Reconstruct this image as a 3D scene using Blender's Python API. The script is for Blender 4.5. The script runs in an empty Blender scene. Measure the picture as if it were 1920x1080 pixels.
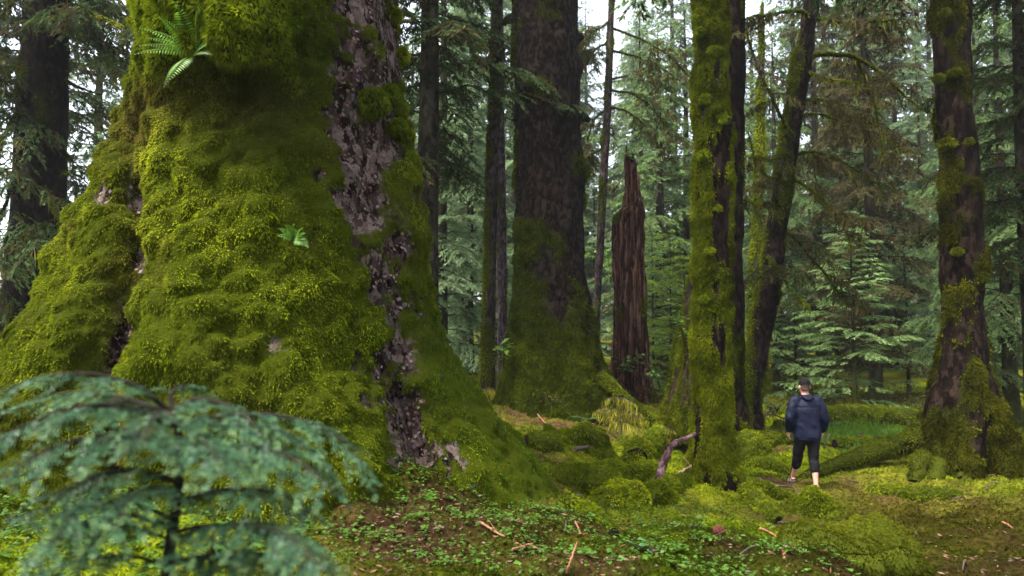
import bpy, math, random
import numpy as np
from mathutils import Vector

# ------------------------------------------------------------------ camera, sky, sun, exposure
SC = bpy.context.scene
CAMZ, PITCH, FPX = 2.65, math.radians(3.58), 1280.0
cam_d = bpy.data.cameras.new('camera')
cam = bpy.data.objects.new('camera', cam_d)
SC.collection.objects.link(cam)
cam.location = (0, 0, CAMZ)
cam.rotation_euler = (math.pi / 2 + PITCH, 0, 0)
cam_d.lens = 24.0
cam_d.sensor_width = 36.0
cam_d.clip_start = 0.05
cam_d.clip_end = 2000
cam_d.dof.use_dof = True
cam_d.dof.focus_distance = 8.5
cam_d.dof.aperture_fstop = 1.7
SC.camera = cam

SUN_EL, SUN_AZ = math.radians(64), math.radians(-122)       # azimuth measured from +Y towards +X
world = bpy.data.worlds.new('World')
SC.world = world
world.use_nodes = True
wn = world.node_tree
wn.nodes.clear()
w_out = wn.nodes.new('ShaderNodeOutputWorld')
w_bg = wn.nodes.new('ShaderNodeBackground')
w_sky = wn.nodes.new('ShaderNodeTexSky')
w_sky.sky_type = 'NISHITA'
w_sky.sun_disc = False
w_sky.sun_elevation = SUN_EL
w_sky.sun_rotation = SUN_AZ
w_sky.dust_density = 4.0
w_sky.air_density = 1.0
w_bw = wn.nodes.new('ShaderNodeHueSaturation')              # overcast: cloud greys out the blue
w_bw.inputs['Saturation'].default_value = 0.42
wn.links.new(w_sky.outputs[0], w_bw.inputs['Color'])
wn.links.new(w_bw.outputs[0], w_bg.inputs['Color'])
wn.links.new(w_bg.outputs[0], w_out.inputs['Surface'])
w_bg.inputs['Strength'].default_value = 0.088

sun_d = bpy.data.lights.new('sun', 'SUN')
sun_d.energy = 1.5
sun_d.angle = math.radians(14)
sun_d.color = (1.0, 0.95, 0.86)
sun = bpy.data.objects.new('sun', sun_d)
SC.collection.objects.link(sun)
sd = Vector((math.sin(SUN_AZ) * math.cos(SUN_EL), math.cos(SUN_AZ) * math.cos(SUN_EL), math.sin(SUN_EL)))
sun.rotation_euler = sd.to_track_quat('Z', 'Y').to_euler()
sun.location = sd * 50

SC.view_settings.view_transform = 'Standard'
SC.view_settings.look = 'None'
SC.view_settings.gamma = 1
SC.view_settings.exposure = 3.0
SC.render.engine = 'CYCLES'
cy = SC.cycles
cy.max_bounces = 6
cy.diffuse_bounces = 3
cy.glossy_bounces = 2
cy.transmission_bounces = 3
cy.transparent_max_bounces = 4
cy.volume_bounces = 0
cy.use_denoising = True
cy.sample_clamp_indirect = 6

HAZE = 0.00036

# ------------------------------------------------------------------ numeric helpers
def vn(P, seed=0):
    P = np.asarray(P, float)
    I = np.floor(P).astype(np.int64)
    f = P - I
    u = f * f * (3 - 2 * f)
    I = I.astype(np.uint32)
    sx = np.uint32((seed * 7919 + 13) & 0xffffffff)
    def h(a, b, c):
        n = ((I[:, 0] + np.uint32(a)) * np.uint32(73856093)) ^ ((I[:, 1] + np.uint32(b)) * np.uint32(19349663)) \
            ^ ((I[:, 2] + np.uint32(c)) * np.uint32(83492791)) ^ sx
        n = (n ^ (n >> np.uint32(13))) * np.uint32(1274126177)
        n = (n ^ (n >> np.uint32(15))) * np.uint32(2246822519)
        n = n ^ (n >> np.uint32(16))
        return n / 4294967295.0 * 2 - 1
    x, y, z = u[:, 0], u[:, 1], u[:, 2]
    a = h(0, 0, 0) * (1 - x) + h(1, 0, 0) * x
    b = h(0, 1, 0) * (1 - x) + h(1, 1, 0) * x
    c = h(0, 0, 1) * (1 - x) + h(1, 0, 1) * x
    d = h(0, 1, 1) * (1 - x) + h(1, 1, 1) * x
    return (a * (1 - y) + b * y) * (1 - z) + (c * (1 - y) + d * y) * z

def fbm(P, o=4, seed=0, gain=0.5):
    P = np.asarray(P, float)
    r = np.zeros(len(P)); a = 1.0; t = 0
    for k in range(o):
        r += a * vn(P * (2.03 ** k) + k * 17.3, seed + k)
        t += a; a *= gain
    return r / t * 1.5

def sm(a, b, x):
    t = np.clip((np.asarray(x, float) - a) / (b - a), 0, 1)
    return t * t * (3 - 2 * t)

def gauss(x, w):
    return np.exp(-(x / w) ** 2)

def nrm(v):
    v = np.asarray(v, float)
    return v / np.maximum(np.linalg.norm(v, axis=-1, keepdims=True), 1e-9)

def pix(px, py, Y):
    """world point at depth Y that the photograph shows at (px, py)"""
    xc, yc = (px - 960) / FPX, (540 - py) / FPX
    d = np.array((xc, math.cos(PITCH) - yc * math.sin(PITCH), math.sin(PITCH) + yc * math.cos(PITCH)))
    return np.array((0, 0, CAMZ)) + d * (Y / d[1])

# ------------------------------------------------------------------ terrain
_cp = [(-3, 4, 1.12), (0, 2.5, 1.15), (0, 0, 1.1), (-3, 0, 1.1), (3, 0, 1.0), (-20, 0, 1.1), (20, 0, .5), (-8, 14, .9),
       (-12, 20, 1.0), (14, 20, .1), (20, 12, .3), (-5, 7, 1.25), (-2.2, 5.2, 1.2), (40, 60, .8), (-40, 60, 1.2), (0, 80, 1.2),
       (60, 110, 2.5), (-60, 110, 3), (0, 120, 3), (-1.5, 9, 1.2)]
for (a, b, Y) in [(740, 870, 6.9), (1060, 948, 7.0), (900, 925, 6.8), (900, 1080, 4.6), (1300, 1080, 4.8), (1900, 1080, 5.5),
                  (1110, 930, 9), (1340, 905, 11.5), (1520, 920, 11.3), (1850, 890, 11.5), (1900, 980, 8), (1500, 1000, 8),
                  (1100, 830, 14), (1050, 768, 18), (920, 748, 19), (1220, 752, 20), (1400, 788, 18), (1650, 802, 18),
                  (1800, 800, 20), (1650, 752, 26), (1000, 800, 14), (950, 830, 11)]:
    _cp.append(tuple(pix(a, b, Y)))
_cp = np.array(_cp)
def _phi(X, Y):
    return np.sqrt((X[:, None] - _cp[None, :, 0]) ** 2 + (Y[:, None] - _cp[None, :, 1]) ** 2 + 1.2 ** 2)
_A = _phi(_cp[:, 0], _cp[:, 1]) - 0.02 * np.eye(len(_cp))
_wt = np.linalg.solve(_A, _cp[:, 2] - .6)
def gz(X, Y):
    X = np.atleast_1d(np.asarray(X, float)); Y = np.atleast_1d(np.asarray(Y, float))
    z = _phi(X, Y) @ _wt + .6
    P = np.stack((X, Y, X * 0), 1)
    near = 1 - .6 * sm(16, 40, Y)
    z += near * (.12 * fbm(P * .9, 3, 5) + .085 * fbm(P * 2.9, 3, 9) + .028 * fbm(P * 9, 2, 3))
    return z
def gz1(x, y):
    return float(gz([x], [y])[0])
def ghit(px, py, y0=2.5, y1=60):
    """where the sight line through photo pixel (px, py) meets the ground"""
    Ys = np.exp(np.linspace(math.log(y0), math.log(y1), 500))
    Q = np.array([pix(px, py, y) for y in Ys])
    k = np.nonzero(Q[:, 2] <= gz(Q[:, 0], Q[:, 1]))[0]
    q = Q[k[0]] if len(k) else Q[-1]
    return np.array((q[0], q[1], gz1(q[0], q[1])))

# ------------------------------------------------------------------ materials
def new_mat(name):
    m = bpy.data.materials.new(name); m.use_nodes = True
    nt = m.node_tree; nt.nodes.clear()
    out = nt.nodes.new('ShaderNodeOutputMaterial')
    return m, nt, out

def leaf_mat(name, trans=.35, gloss=.0, rough=.45, vary=.0, noise_scale=3.0):
    """reads the per-leaf albedo the builder stored; adds noise and per-tree variation"""
    m, nt, out = new_mat(name); N = nt.nodes.new; Lk = nt.links.new
    at = N('ShaderNodeAttribute'); at.attribute_name = 'albedo'
    hs = N('ShaderNodeHueSaturation')
    oi = N('ShaderNodeObjectInfo'); mr = N('ShaderNodeMapRange')
    mr.inputs['To Min'].default_value = 1 - vary; mr.inputs['To Max'].default_value = 1 + vary
    Lk(oi.outputs['Random'], mr.inputs['Value'])
    tc = N('ShaderNodeTexCoord'); ns = N('ShaderNodeTexNoise'); ns.inputs['Scale'].default_value = noise_scale
    Lk(tc.outputs['Object'], ns.inputs['Vector'])
    m2 = N('ShaderNodeMapRange'); m2.inputs['From Min'].default_value = .3; m2.inputs['From Max'].default_value = .7
    m2.inputs['To Min'].default_value = .75; m2.inputs['To Max'].default_value = 1.25
    Lk(ns.outputs[0], m2.inputs['Value'])
    mu = N('ShaderNodeMath'); mu.operation = 'MULTIPLY'
    Lk(mr.outputs[0], mu.inputs[0]); Lk(m2.outputs[0], mu.inputs[1])
    Lk(at.outputs['Color'], hs.inputs['Color']); Lk(mu.outputs[0], hs.inputs['Value'])
    pr = N('ShaderNodeBsdfPrincipled'); pr.inputs['Roughness'].default_value = rough
    pr.inputs['Specular IOR Level'].default_value = gloss
    tr = N('ShaderNodeBsdfTranslucent'); mx = N('ShaderNodeMixShader'); mx.inputs[0].default_value = trans
    Lk(hs.outputs[0], pr.inputs['Base Color']); Lk(hs.outputs[0], tr.inputs['Color'])
    Lk(pr.outputs[0], mx.inputs[1]); Lk(tr.outputs[0], mx.inputs[2]); Lk(mx.outputs[0], out.inputs['Surface'])
    return m

def bark_mat(name, c_dark, c_mid, c_light, scale=14, zs=.35, moss=(.036, .045, .003), bump=.5, flake=0.5):
    m, nt, out = new_mat(name); N = nt.nodes.new; Lk = nt.links.new
    tc = N('ShaderNodeTexCoord'); mp = N('ShaderNodeMapping'); mp.inputs['Scale'].default_value = (1, 1, zs)
    Lk(tc.outputs['Object'], mp.inputs['Vector'])
    vo = N('ShaderNodeTexVoronoi'); vo.inputs['Scale'].default_value = scale; vo.inputs['Randomness'].default_value = 1
    ns = N('ShaderNodeTexNoise'); ns.inputs['Scale'].default_value = scale * .8; ns.inputs['Detail'].default_value = 8
    ns.inputs['Roughness'].default_value = .7
    big = N('ShaderNodeTexNoise'); big.inputs['Scale'].default_value = 1.3; big.inputs['Detail'].default_value = 4
    wv = N('ShaderNodeVectorMath'); wv.operation = 'MULTIPLY_ADD'
    wv.inputs[1].default_value = (3.2 / scale,) * 3
    Lk(mp.outputs[0], ns.inputs['Vector']); Lk(ns.outputs['Color'], wv.inputs[0]); Lk(mp.outputs[0], wv.inputs[2])
    Lk(wv.outputs[0], vo.inputs['Vector']); Lk(tc.outputs['Object'], big.inputs['Vector'])
    sep = N('ShaderNodeSeparateColor'); Lk(vo.outputs['Color'], sep.inputs[0])
    mixf = N('ShaderNodeMix'); mixf.data_type = 'FLOAT'; mixf.inputs[0].default_value = flake
    Lk(ns.outputs[0], mixf.inputs[2]); Lk(sep.outputs[0], mixf.inputs[3])
    ramp = N('ShaderNodeValToRGB'); e = ramp.color_ramp.elements
    e[0].position = .33; e[0].color = (*c_dark, 1); e[1].position = .70; e[1].color = (*c_light, 1)
    k = e.new(.52); k.color = (*c_mid, 1)
    Lk(mixf.outputs[0], ramp.inputs[0])
    mb = N('ShaderNodeMix'); mb.data_type = 'RGBA'; mb.blend_type = 'MULTIPLY'; mb.inputs[0].default_value = .7
    r2 = N('ShaderNodeValToRGB'); r2.color_ramp.elements[0].position = .3; r2.color_ramp.elements[1].position = .7
    r2.color_ramp.elements[0].color = (.45, .42, .42, 1); r2.color_ramp.elements[1].color = (1.25, 1.2, 1.15, 1)
    Lk(big.outputs[0], r2.inputs[0]); Lk(ramp.outputs[0], mb.inputs[6]); Lk(r2.outputs[0], mb.inputs[7])
    at = N('ShaderNodeAttribute'); at.attribute_name = 'mossy'
    mm = N('ShaderNodeMix'); mm.data_type = 'RGBA'; mm.inputs[7].default_value = (*moss, 1)
    Lk(at.outputs['Fac'], mm.inputs[0]); Lk(mb.outputs[2], mm.inputs[6])
    pr = N('ShaderNodeBsdfPrincipled'); pr.inputs['Roughness'].default_value = .85
    pr.inputs['Specular IOR Level'].default_value = .03
    Lk(mm.outputs[2], pr.inputs['Base Color'])
    bp = N('ShaderNodeBump'); bp.inputs['Strength'].default_value = bump; bp.inputs['Distance'].default_value = .06
    ad = N('ShaderNodeMath'); ad.operation = 'SUBTRACT'
    Lk(mixf.outputs[0], ad.inputs[0]); Lk(vo.outputs['Distance'], ad.inputs[1])
    Lk(ad.outputs[0], bp.inputs['Height']); Lk(bp.outputs[0], pr.inputs['Normal'])
    Lk(pr.outputs[0], out.inputs['Surface'])
    return m

def plain_mat(name, col, col2, scale=8, rough=.7, spec=.3, bump=.2, stretch=(1, 1, 1), bscale=None):
    m, nt, out = new_mat(name); N = nt.nodes.new; Lk = nt.links.new
    tc = N('ShaderNodeTexCoord'); mp = N('ShaderNodeMapping'); mp.inputs['Scale'].default_value = stretch
    ns = N('ShaderNodeTexNoise'); ns.inputs['Scale'].default_value = scale; ns.inputs['Detail'].default_value = 6
    Lk(tc.outputs['Object'], mp.inputs[0]); Lk(mp.outputs[0], ns.inputs['Vector'])
    rp = N('ShaderNodeValToRGB'); e = rp.color_ramp.elements
    e[0].position = .35; e[1].position = .65; e[0].color = (*col, 1); e[1].color = (*col2, 1)
    Lk(ns.outputs[0], rp.inputs[0])
    pr = N('ShaderNodeBsdfPrincipled'); pr.inputs['Roughness'].default_value = rough
    pr.inputs['Specular IOR Level'].default_value = spec
    bp = N('ShaderNodeBump'); bp.inputs['Strength'].default_value = bump; bp.inputs['Distance'].default_value = .02
    Lk(ns.outputs[0], bp.inputs['Height']); Lk(bp.outputs[0], pr.inputs['Normal'])
    Lk(rp.outputs[0], pr.inputs['Base Color']); Lk(pr.outputs[0], out.inputs['Surface'])
    return m

M_MOSS = leaf_mat('moss_fronds', .30, .0, .8, 0, 2.0)
M_LEAF = leaf_mat('conifer_needles', .55, .05, .5, .18, .8)
M_FERN = leaf_mat('fern_leaf', .42, .25, .4, .1, 6)
M_WET = leaf_mat('wet_hemlock_needles', .35, .16, .30, .05, 5)
M_LIT = leaf_mat('fallen_litter', .1, .2, .6, 0, 9)
M_BARK_BIG = bark_mat('scaly_spruce_bark', (.015, .009, .007), (.078, .053, .046), (.21, .16, .145), 13, .6, moss=(.046, .058, .0015), bump=1.0, flake=.5)
M_BARK_DARK = bark_mat('dark_spruce_bark', (.004, .0028, .0023), (.0105, .0072, .0056), (.028, .020, .016), 16, .55, flake=.55)
M_BARK_PURP = bark_mat('purple_brown_bark', (.003, .002, .0014), (.009, .0054, .0040), (.025, .016, .012), 15, .45, flake=.5)
M_BARK_GREY = bark_mat('thin_grey_bark', (.013, .010, .010), (.038, .028, .026), (.08, .064, .060), 18, .4, flake=.45)
M_BARK_FAR = bark_mat('forest_bark', (.010, .008, .007), (.028, .021, .018), (.06, .05, .044), 8, .4)
M_BARK_VIOLET = bark_mat('purple_grey_bark', (.018, .012, .014), (.060, .044, .050), (.13, .10, .112), 18, .4, flake=.45)
M_SNAG = bark_mat('red_rotten_wood', (.005, .003, .0025), (.082, .034, .022), (.27, .17, .125), 15, .06, bump=1.0, flake=.30)
M_STICK = bark_mat('wet_stick_bark', (.04, .022, .026), (.10, .055, .058), (.20, .13, .13), 22, .5)
M_TWIG = plain_mat('pale_twig', (.22, .13, .07), (.34, .21, .12), 20, .6)
M_REDTWIG = plain_mat('red_twig', (.14, .05, .025), (.22, .10, .05), 20, .6)
M_DTWIG = plain_mat('dark_twig', (.03, .02, .018), (.07, .05, .04), 20, .7)
M_SAPL = plain_mat('sapling_bark', (.008, .007, .005), (.022, .016, .012), 30, .8, .05)

# ground: damp duff with moss; colour from the stored albedo
def ground_mat():
    m, nt, out = new_mat('forest_floor'); N = nt.nodes.new; Lk = nt.links.new
    at = N('ShaderNodeAttribute'); at.attribute_name = 'albedo'
    tc = N('ShaderNodeTexCoord'); ns = N('ShaderNodeTexNoise'); ns.inputs['Scale'].default_value = 22; ns.inputs['Detail'].default_value = 8
    Lk(tc.outputs['Object'], ns.inputs['Vector'])
    mr = N('ShaderNodeMapRange'); mr.inputs['From Min'].default_value = .3; mr.inputs['From Max'].default_value = .7
    mr.inputs['To Min'].default_value = .4; mr.inputs['To Max'].default_value = 1.5
    Lk(ns.outputs[0], mr.inputs[0])
    hs = N('ShaderNodeHueSaturation'); Lk(at.outputs['Color'], hs.inputs['Color']); Lk(mr.outputs[0], hs.inputs['Value'])
    pr = N('ShaderNodeBsdfPrincipled'); pr.inputs['Roughness'].default_value = .95; pr.inputs['Specular IOR Level'].default_value = .0
    bp = N('ShaderNodeBump'); bp.inputs['Strength'].default_value = .8; bp.inputs['Distance'].default_value = .05
    Lk(ns.outputs[0], bp.inputs['Height']); Lk(bp.outputs[0], pr.inputs['Normal'])
    Lk(hs.outputs[0], pr.inputs['Base Color']); Lk(pr.outputs[0], out.inputs['Surface'])
    return m
M_GROUND = ground_mat()

# ------------------------------------------------------------------ objects, things, parts
def tag(o, label=None, cat=None, group=None, kind=None):
    if label: o['label'] = label
    if cat: o['category'] = cat
    if group: o['group'] = group
    if kind: o['kind'] = kind
    return o

def thing(name, label, cat, loc, group=None):
    o = bpy.data.objects.new(name, None)
    o.empty_display_size = .2
    SC.collection.objects.link(o)
    o.location = tuple(float(v) for v in loc)
    return tag(o, label, cat, group)

class Acc:
    """collects polygons (tris and quads) for one mesh"""
    def __init__(s):
        s.V = []; s.F = []; s.n = 0; s.C = []; s.M = []
    def add(s, V, F, col=None, mossy=None):
        V = np.asarray(V, float).reshape(-1, 3)
        F = np.asarray(F, np.int64)
        s.V.append(V); s.F.append(F + s.n)
        c = np.zeros((len(V), 4)); c[:, 3] = 1
        if col is not None: c[:, :3] = np.clip(col, 0, 1)
        s.C.append(c)
        s.M.append(np.zeros(len(V)) if mossy is None else np.broadcast_to(np.asarray(mossy, float), (len(V),)).copy())
        s.n += len(V)
    def tube(s, pts, rad, n=6, mossy=None, rx=None, col=None, cap=True):
        pts = np.asarray(pts, float); rad = np.broadcast_to(np.asarray(rad, float), (len(pts),))
        t = nrm(np.gradient(pts, axis=0))
        ref = np.array((0, 0, 1.)) if abs(t[:, 2]).mean() < .8 else np.array((0, 1., 0))
        a = nrm(np.cross(t, ref)); b = np.cross(a, t)
        th = np.arange(n) / n * 2 * math.pi
        ra = rad if rx is None else np.asarray(rx, float)
        V = pts[:, None] + (a[:, None] * np.cos(th)[None, :, None]) * ra[:, None, None] + (b[:, None] * np.sin(th)[None, :, None]) * rad[:, None, None]
        k = len(pts); i = np.arange(k - 1)[:, None] * n; j = np.arange(n)[None]; j2 = (j + 1) % n
        F = np.stack((i + j, i + j2, i + n + j2, i + n + j), -1).reshape(-1, 4)
        V = V.reshape(-1, 3)
        m = None if mossy is None else np.repeat(np.broadcast_to(mossy, (k,)), n)
        s.add(V, F, col, m)
        if cap:
            for e, base in ((0, 0), (-1, (k - 1) * n)):
                C = np.vstack((V[base:base + n], pts[e][None]))
                q = np.arange(n)
                T = np.stack((q, (q + 1) % n, np.full(n, n)), 1)
                s.add(C, T, col, None if m is None else np.full(n + 1, m[base]))
    def build(s, name, mat, parent=None, smooth=True, loc=None):
        base = np.zeros(3)
        if parent is not None:
            base = np.array(parent['_w'] if '_w' in parent else parent.location)
        elif loc is not None:
            base = np.asarray(loc, float)
        me = bpy.data.meshes.new(name)
        V = np.concatenate(s.V) - base
        me.vertices.add(len(V)); me.vertices.foreach_set('co', V.astype(np.float32).ravel())
        sizes = np.concatenate([np.full(len(f), f.shape[1], np.int32) for f in s.F])
        loops = np.concatenate([f.ravel() for f in s.F]).astype(np.int32)
        me.loops.add(len(loops)); me.loops.foreach_set('vertex_index', loops)
        me.polygons.add(len(sizes))
        st = np.zeros(len(sizes), np.int32); st[1:] = np.cumsum(sizes)[:-1]
        me.polygons.foreach_set('loop_start', st)
        me.polygons.foreach_set('use_smooth', np.full(len(sizes), smooth))
        me.update(calc_edges=True)
        ca = me.attributes.new('albedo', 'FLOAT_COLOR', 'POINT'); ca.data.foreach_set('color', np.concatenate(s.C).astype(np.float32).ravel())
        ma = me.attributes.new('mossy', 'FLOAT', 'POINT'); ma.data.foreach_set('value', np.concatenate(s.M).astype(np.float32))
        me.materials.append(mat)
        o = bpy.data.objects.new(name, me)
        SC.collection.objects.link(o)
        if parent is not None:
            o.parent = parent
        else:
            o.location = tuple(base)
        return o

def blades(acc, P, D, L, W, rng, col, droop=0.0, mid=.45):
    """one small kite-shaped leaf per row"""
    n = len(P)
    if n == 0: return
    L = np.broadcast_to(np.asarray(L, float), (n,))[:, None]; W = np.broadcast_to(np.asarray(W, float), (n,))[:, None]
    D = nrm(D); R = rng.normal(size=(n, 3)); S = nrm(np.cross(D, R))
    m = P + D * L * mid
    tip = P + D * L; tip[:, 2] -= (droop * L[:, 0])
    V = np.stack((P, m + S * W * .5, tip, m - S * W * .5), 1).reshape(-1, 3)
    F = np.arange(4 * n).reshape(-1, 4)
    acc.add(V, F, np.repeat(col, 4, axis=0))

def flat_leaves(acc, P, D, S, L, W, col, droop=0.0):
    """leaf kites lying in the plane of D and S"""
    n = len(P)
    if n == 0: return
    L = np.broadcast_to(np.asarray(L, float), (n,))[:, None]; W = np.broadcast_to(np.asarray(W, float), (n,))[:, None]
    D = nrm(D); m = P + D * L * .45
    tip = P + D * L; tip[:, 2] -= droop * L[:, 0]
    V = np.stack((P, m + S * W * .5, tip, m - S * W * .5), 1).reshape(-1, 3)
    acc.add(V, np.arange(4 * n).reshape(-1, 4), np.repeat(col, 4, axis=0))

def mosscol(P, rng, bright=1.0, brown=0.0, green=0.0, seed=0):
    P = np.asarray(P, float)
    t = .45 + .38 * fbm(P * 1.1, 3, 31 + seed) + .22 * vn(P * 6.5, 77 + seed) + rng.normal(0, .075, len(P))
    t = np.clip(t, 0, 1)[:, None]
    dk, md, lt = np.array((.022, .034, .002)), np.array((.100, .130, .003)), np.array((.265, .290, .008))
    c = np.where(t < .5, dk + (md - dk) * t * 2, md + (lt - md) * (t * 2 - 1))
    b = np.clip(np.asarray(brown, float) * np.ones(len(P)) + rng.normal(0, .1, len(P)), 0, 1)[:, None]
    c = c * (1 - b) + np.array((.105, .062, .018)) * (.6 + .8 * t) * b
    g = np.clip(np.asarray(green, float) * np.ones(len(P)), 0, 1)[:, None]
    c = c * (1 - g) + np.array((.055, .12, .008)) * (.5 + t) * g
    return c * np.asarray(bright, float).reshape(-1, 1)

# ------------------------------------------------------------------ lofted trunks
def smooth_rows(rows, nz):
    rows = np.asarray(sorted(rows), float)
    z = np.linspace(rows[0, 0], rows[-1, 0], nz)
    out = [z]
    for k in range(1, rows.shape[1]):
        v = np.interp(z, rows[:, 0], rows[:, k])
        w = max(3, nz // 40) | 1
        ker = np.hanning(w + 2)[1:-1]; ker /= ker.sum()
        vp = np.pad(v, w // 2, mode='edge')
        out.append(np.convolve(vp, ker, 'valid'))
    return np.stack(out, 1)

def loft(rows, nz, nth, radial=None, sag=None):
    """rows: z, cx, cy, rx, ry.  returns grid of points, theta, and grid normals"""
    R = smooth_rows(rows, nz)
    th = np.arange(nth) / nth * 2 * math.pi
    T, Z = np.meshgrid(th, R[:, 0])
    c, s = np.cos(T), np.sin(T)
    k = np.ones_like(T)
    if radial is not None:
        k = 1 + radial(T, Z, R)
    G = np.stack((R[:, 1:2] + R[:, 3:4] * c * k, R[:, 2:3] + R[:, 4:5] * s * k, Z), -1)
    return G, T, Z, R

def grid_normals(G):
    du = np.roll(G, -1, 1) - np.roll(G, 1, 1)
    dv = np.gradient(G, axis=0)
    return nrm(np.cross(du, dv))

def push(G, amt):
    return G + grid_normals(G) * amt[..., None]

def grid_faces(nz, nth):
    i = np.arange(nz - 1)[:, None] * nth; j = np.arange(nth)[None]; j2 = (j + 1) % nth
    return np.stack((i + j, i + j2, i + nth + j2, i + nth + j), -1).reshape(-1, 4)

def scatter(G, w, n, rng):
    """n random points on the wrapped grid G, chance proportional to area times w"""
    nz, nth = w.shape
    N = grid_normals(G)
    A = G[:-1]; B = np.roll(G, -1, 1)[:-1]; C = G[1:]
    ar = np.linalg.norm(np.cross(B - A, C - A), axis=-1) * w[:-1]
    p = ar.ravel() / ar.sum()
    idx = rng.choice(len(p), n, p=p)
    i, j = idx // nth, idx % nth; j2 = (j + 1) % nth
    u, v = rng.random((n, 1)), rng.random((n, 1))
    def bl(X):
        X = X if X.ndim == 3 else X[..., None]
        return X[i, j] * (1 - u) * (1 - v) + X[i, j2] * u * (1 - v) + X[i + 1, j] * (1 - u) * v + X[i + 1, j2] * u * v
    return bl(G), nrm(bl(N)), (i, j)

def rows_from_edges(edges, Y, ry=1.0, extra_top=None):
    """edges: (photo y, left x, right x) of the silhouette, at depth Y"""
    rows = []
    for (y, l, r) in edges:
        a, b = pix(l, y, Y), pix(r, y, Y)
        h = (b[0] - a[0]) / 2
        rows.append((a[2], (a[0] + b[0]) / 2, Y, h, h * ry))
    if extra_top:
        rows.sort()
        z, cx, cy_, rx, ry_ = rows[-1]; z0, cx0 = rows[-2][0], rows[-2][1]
        sl = (cx - cx0) / (z - z0)
        zt, rt = extra_top
        rows.append((zt, cx + sl * (zt - z), cy_, rt, rt))
    return rows

def front(G):
    """weight: only what a viewer near the camera could see"""
    N = grid_normals(G)
    d = nrm(np.array((0, 0, CAMZ)) - G)
    return sm(-.45, -.1, (N * d).sum(-1))

def mossy_trunk(name, label, edges, Y, bark, mossfn, n_moss, mossL, seed, lobes=None, top=(16, .25), ry=1.0, nz=180, nth=96,
                rough=.02, mossh=.03, bright=1.0, brown=.15, green=0.0, group=None, hang=.35, cat='tree', zbase=None, knots=()):
    rng = np.random.default_rng(seed)
    rows = rows_from_edges(edges, Y, ry, top)
    zb = min(r[0] for r in rows)
    def rad(T, Z, R):
        k = np.zeros_like(T)
        if lobes:
            for (a, amp, wid, z0, z1) in lobes:
                d = (T - a + math.pi) % (2 * math.pi) - math.pi
                k += amp * gauss(d, wid) * (1 - sm(z0, z1, Z))
        return k
    G, T, Z, R = loft(rows, nz, nth, rad)
    P = G.reshape(-1, 3)
    r = rough * (fbm(P * np.array((3, 3, 1.2)), 4, seed) * 1.6).reshape(T.shape)
    for (a, zk, hk, wk) in knots:
        d = ((T - a + math.pi) % (2 * math.pi) - math.pi) * R[:, 3:4]
        r += hk * gauss(np.sqrt(d ** 2 + (Z - zk) ** 2), wk)
    G = push(G, r)
    m = np.clip(mossfn(T, Z, G), 0, 1)
    P = G.reshape(-1, 3)
    bum = np.clip(.5 + .9 * fbm(P * 5, 3, seed + 4).reshape(T.shape), 0, 1.5)
    G = push(G, mossh * m * bum)
    base = (float(np.interp(gz1(R[0, 1], Y), R[:, 0], R[:, 1])), Y, gz1(R[0, 1], Y))
    t = thing(name, label, cat, base, group)
    a = Acc(); a.add(G.reshape(-1, 3), grid_faces(nz, nth), None, m.ravel() * .9)
    a.build('trunk', bark, t)
    w = (m ** 1.5) * front(G) * (Z > base[2] - .3) * (Z < CAMZ + Y * .62)
    if n_moss:
        Pm, Nm, _ = scatter(G, w, n_moss, rng)
        D = nrm(Nm * .8 + rng.normal(size=Pm.shape) * .45 + np.array((0, 0, -hang)))
        L = mossL * rng.uniform(.5, 1.35, len(Pm))
        b = Acc(); blades(b, Pm - Nm * .01, D, L, L * .42, rng, mosscol(Pm, rng, bright, brown, green, seed), .25)
        b.build('moss', M_MOSS, t, False)
    return t, G, T, Z, R

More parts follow.
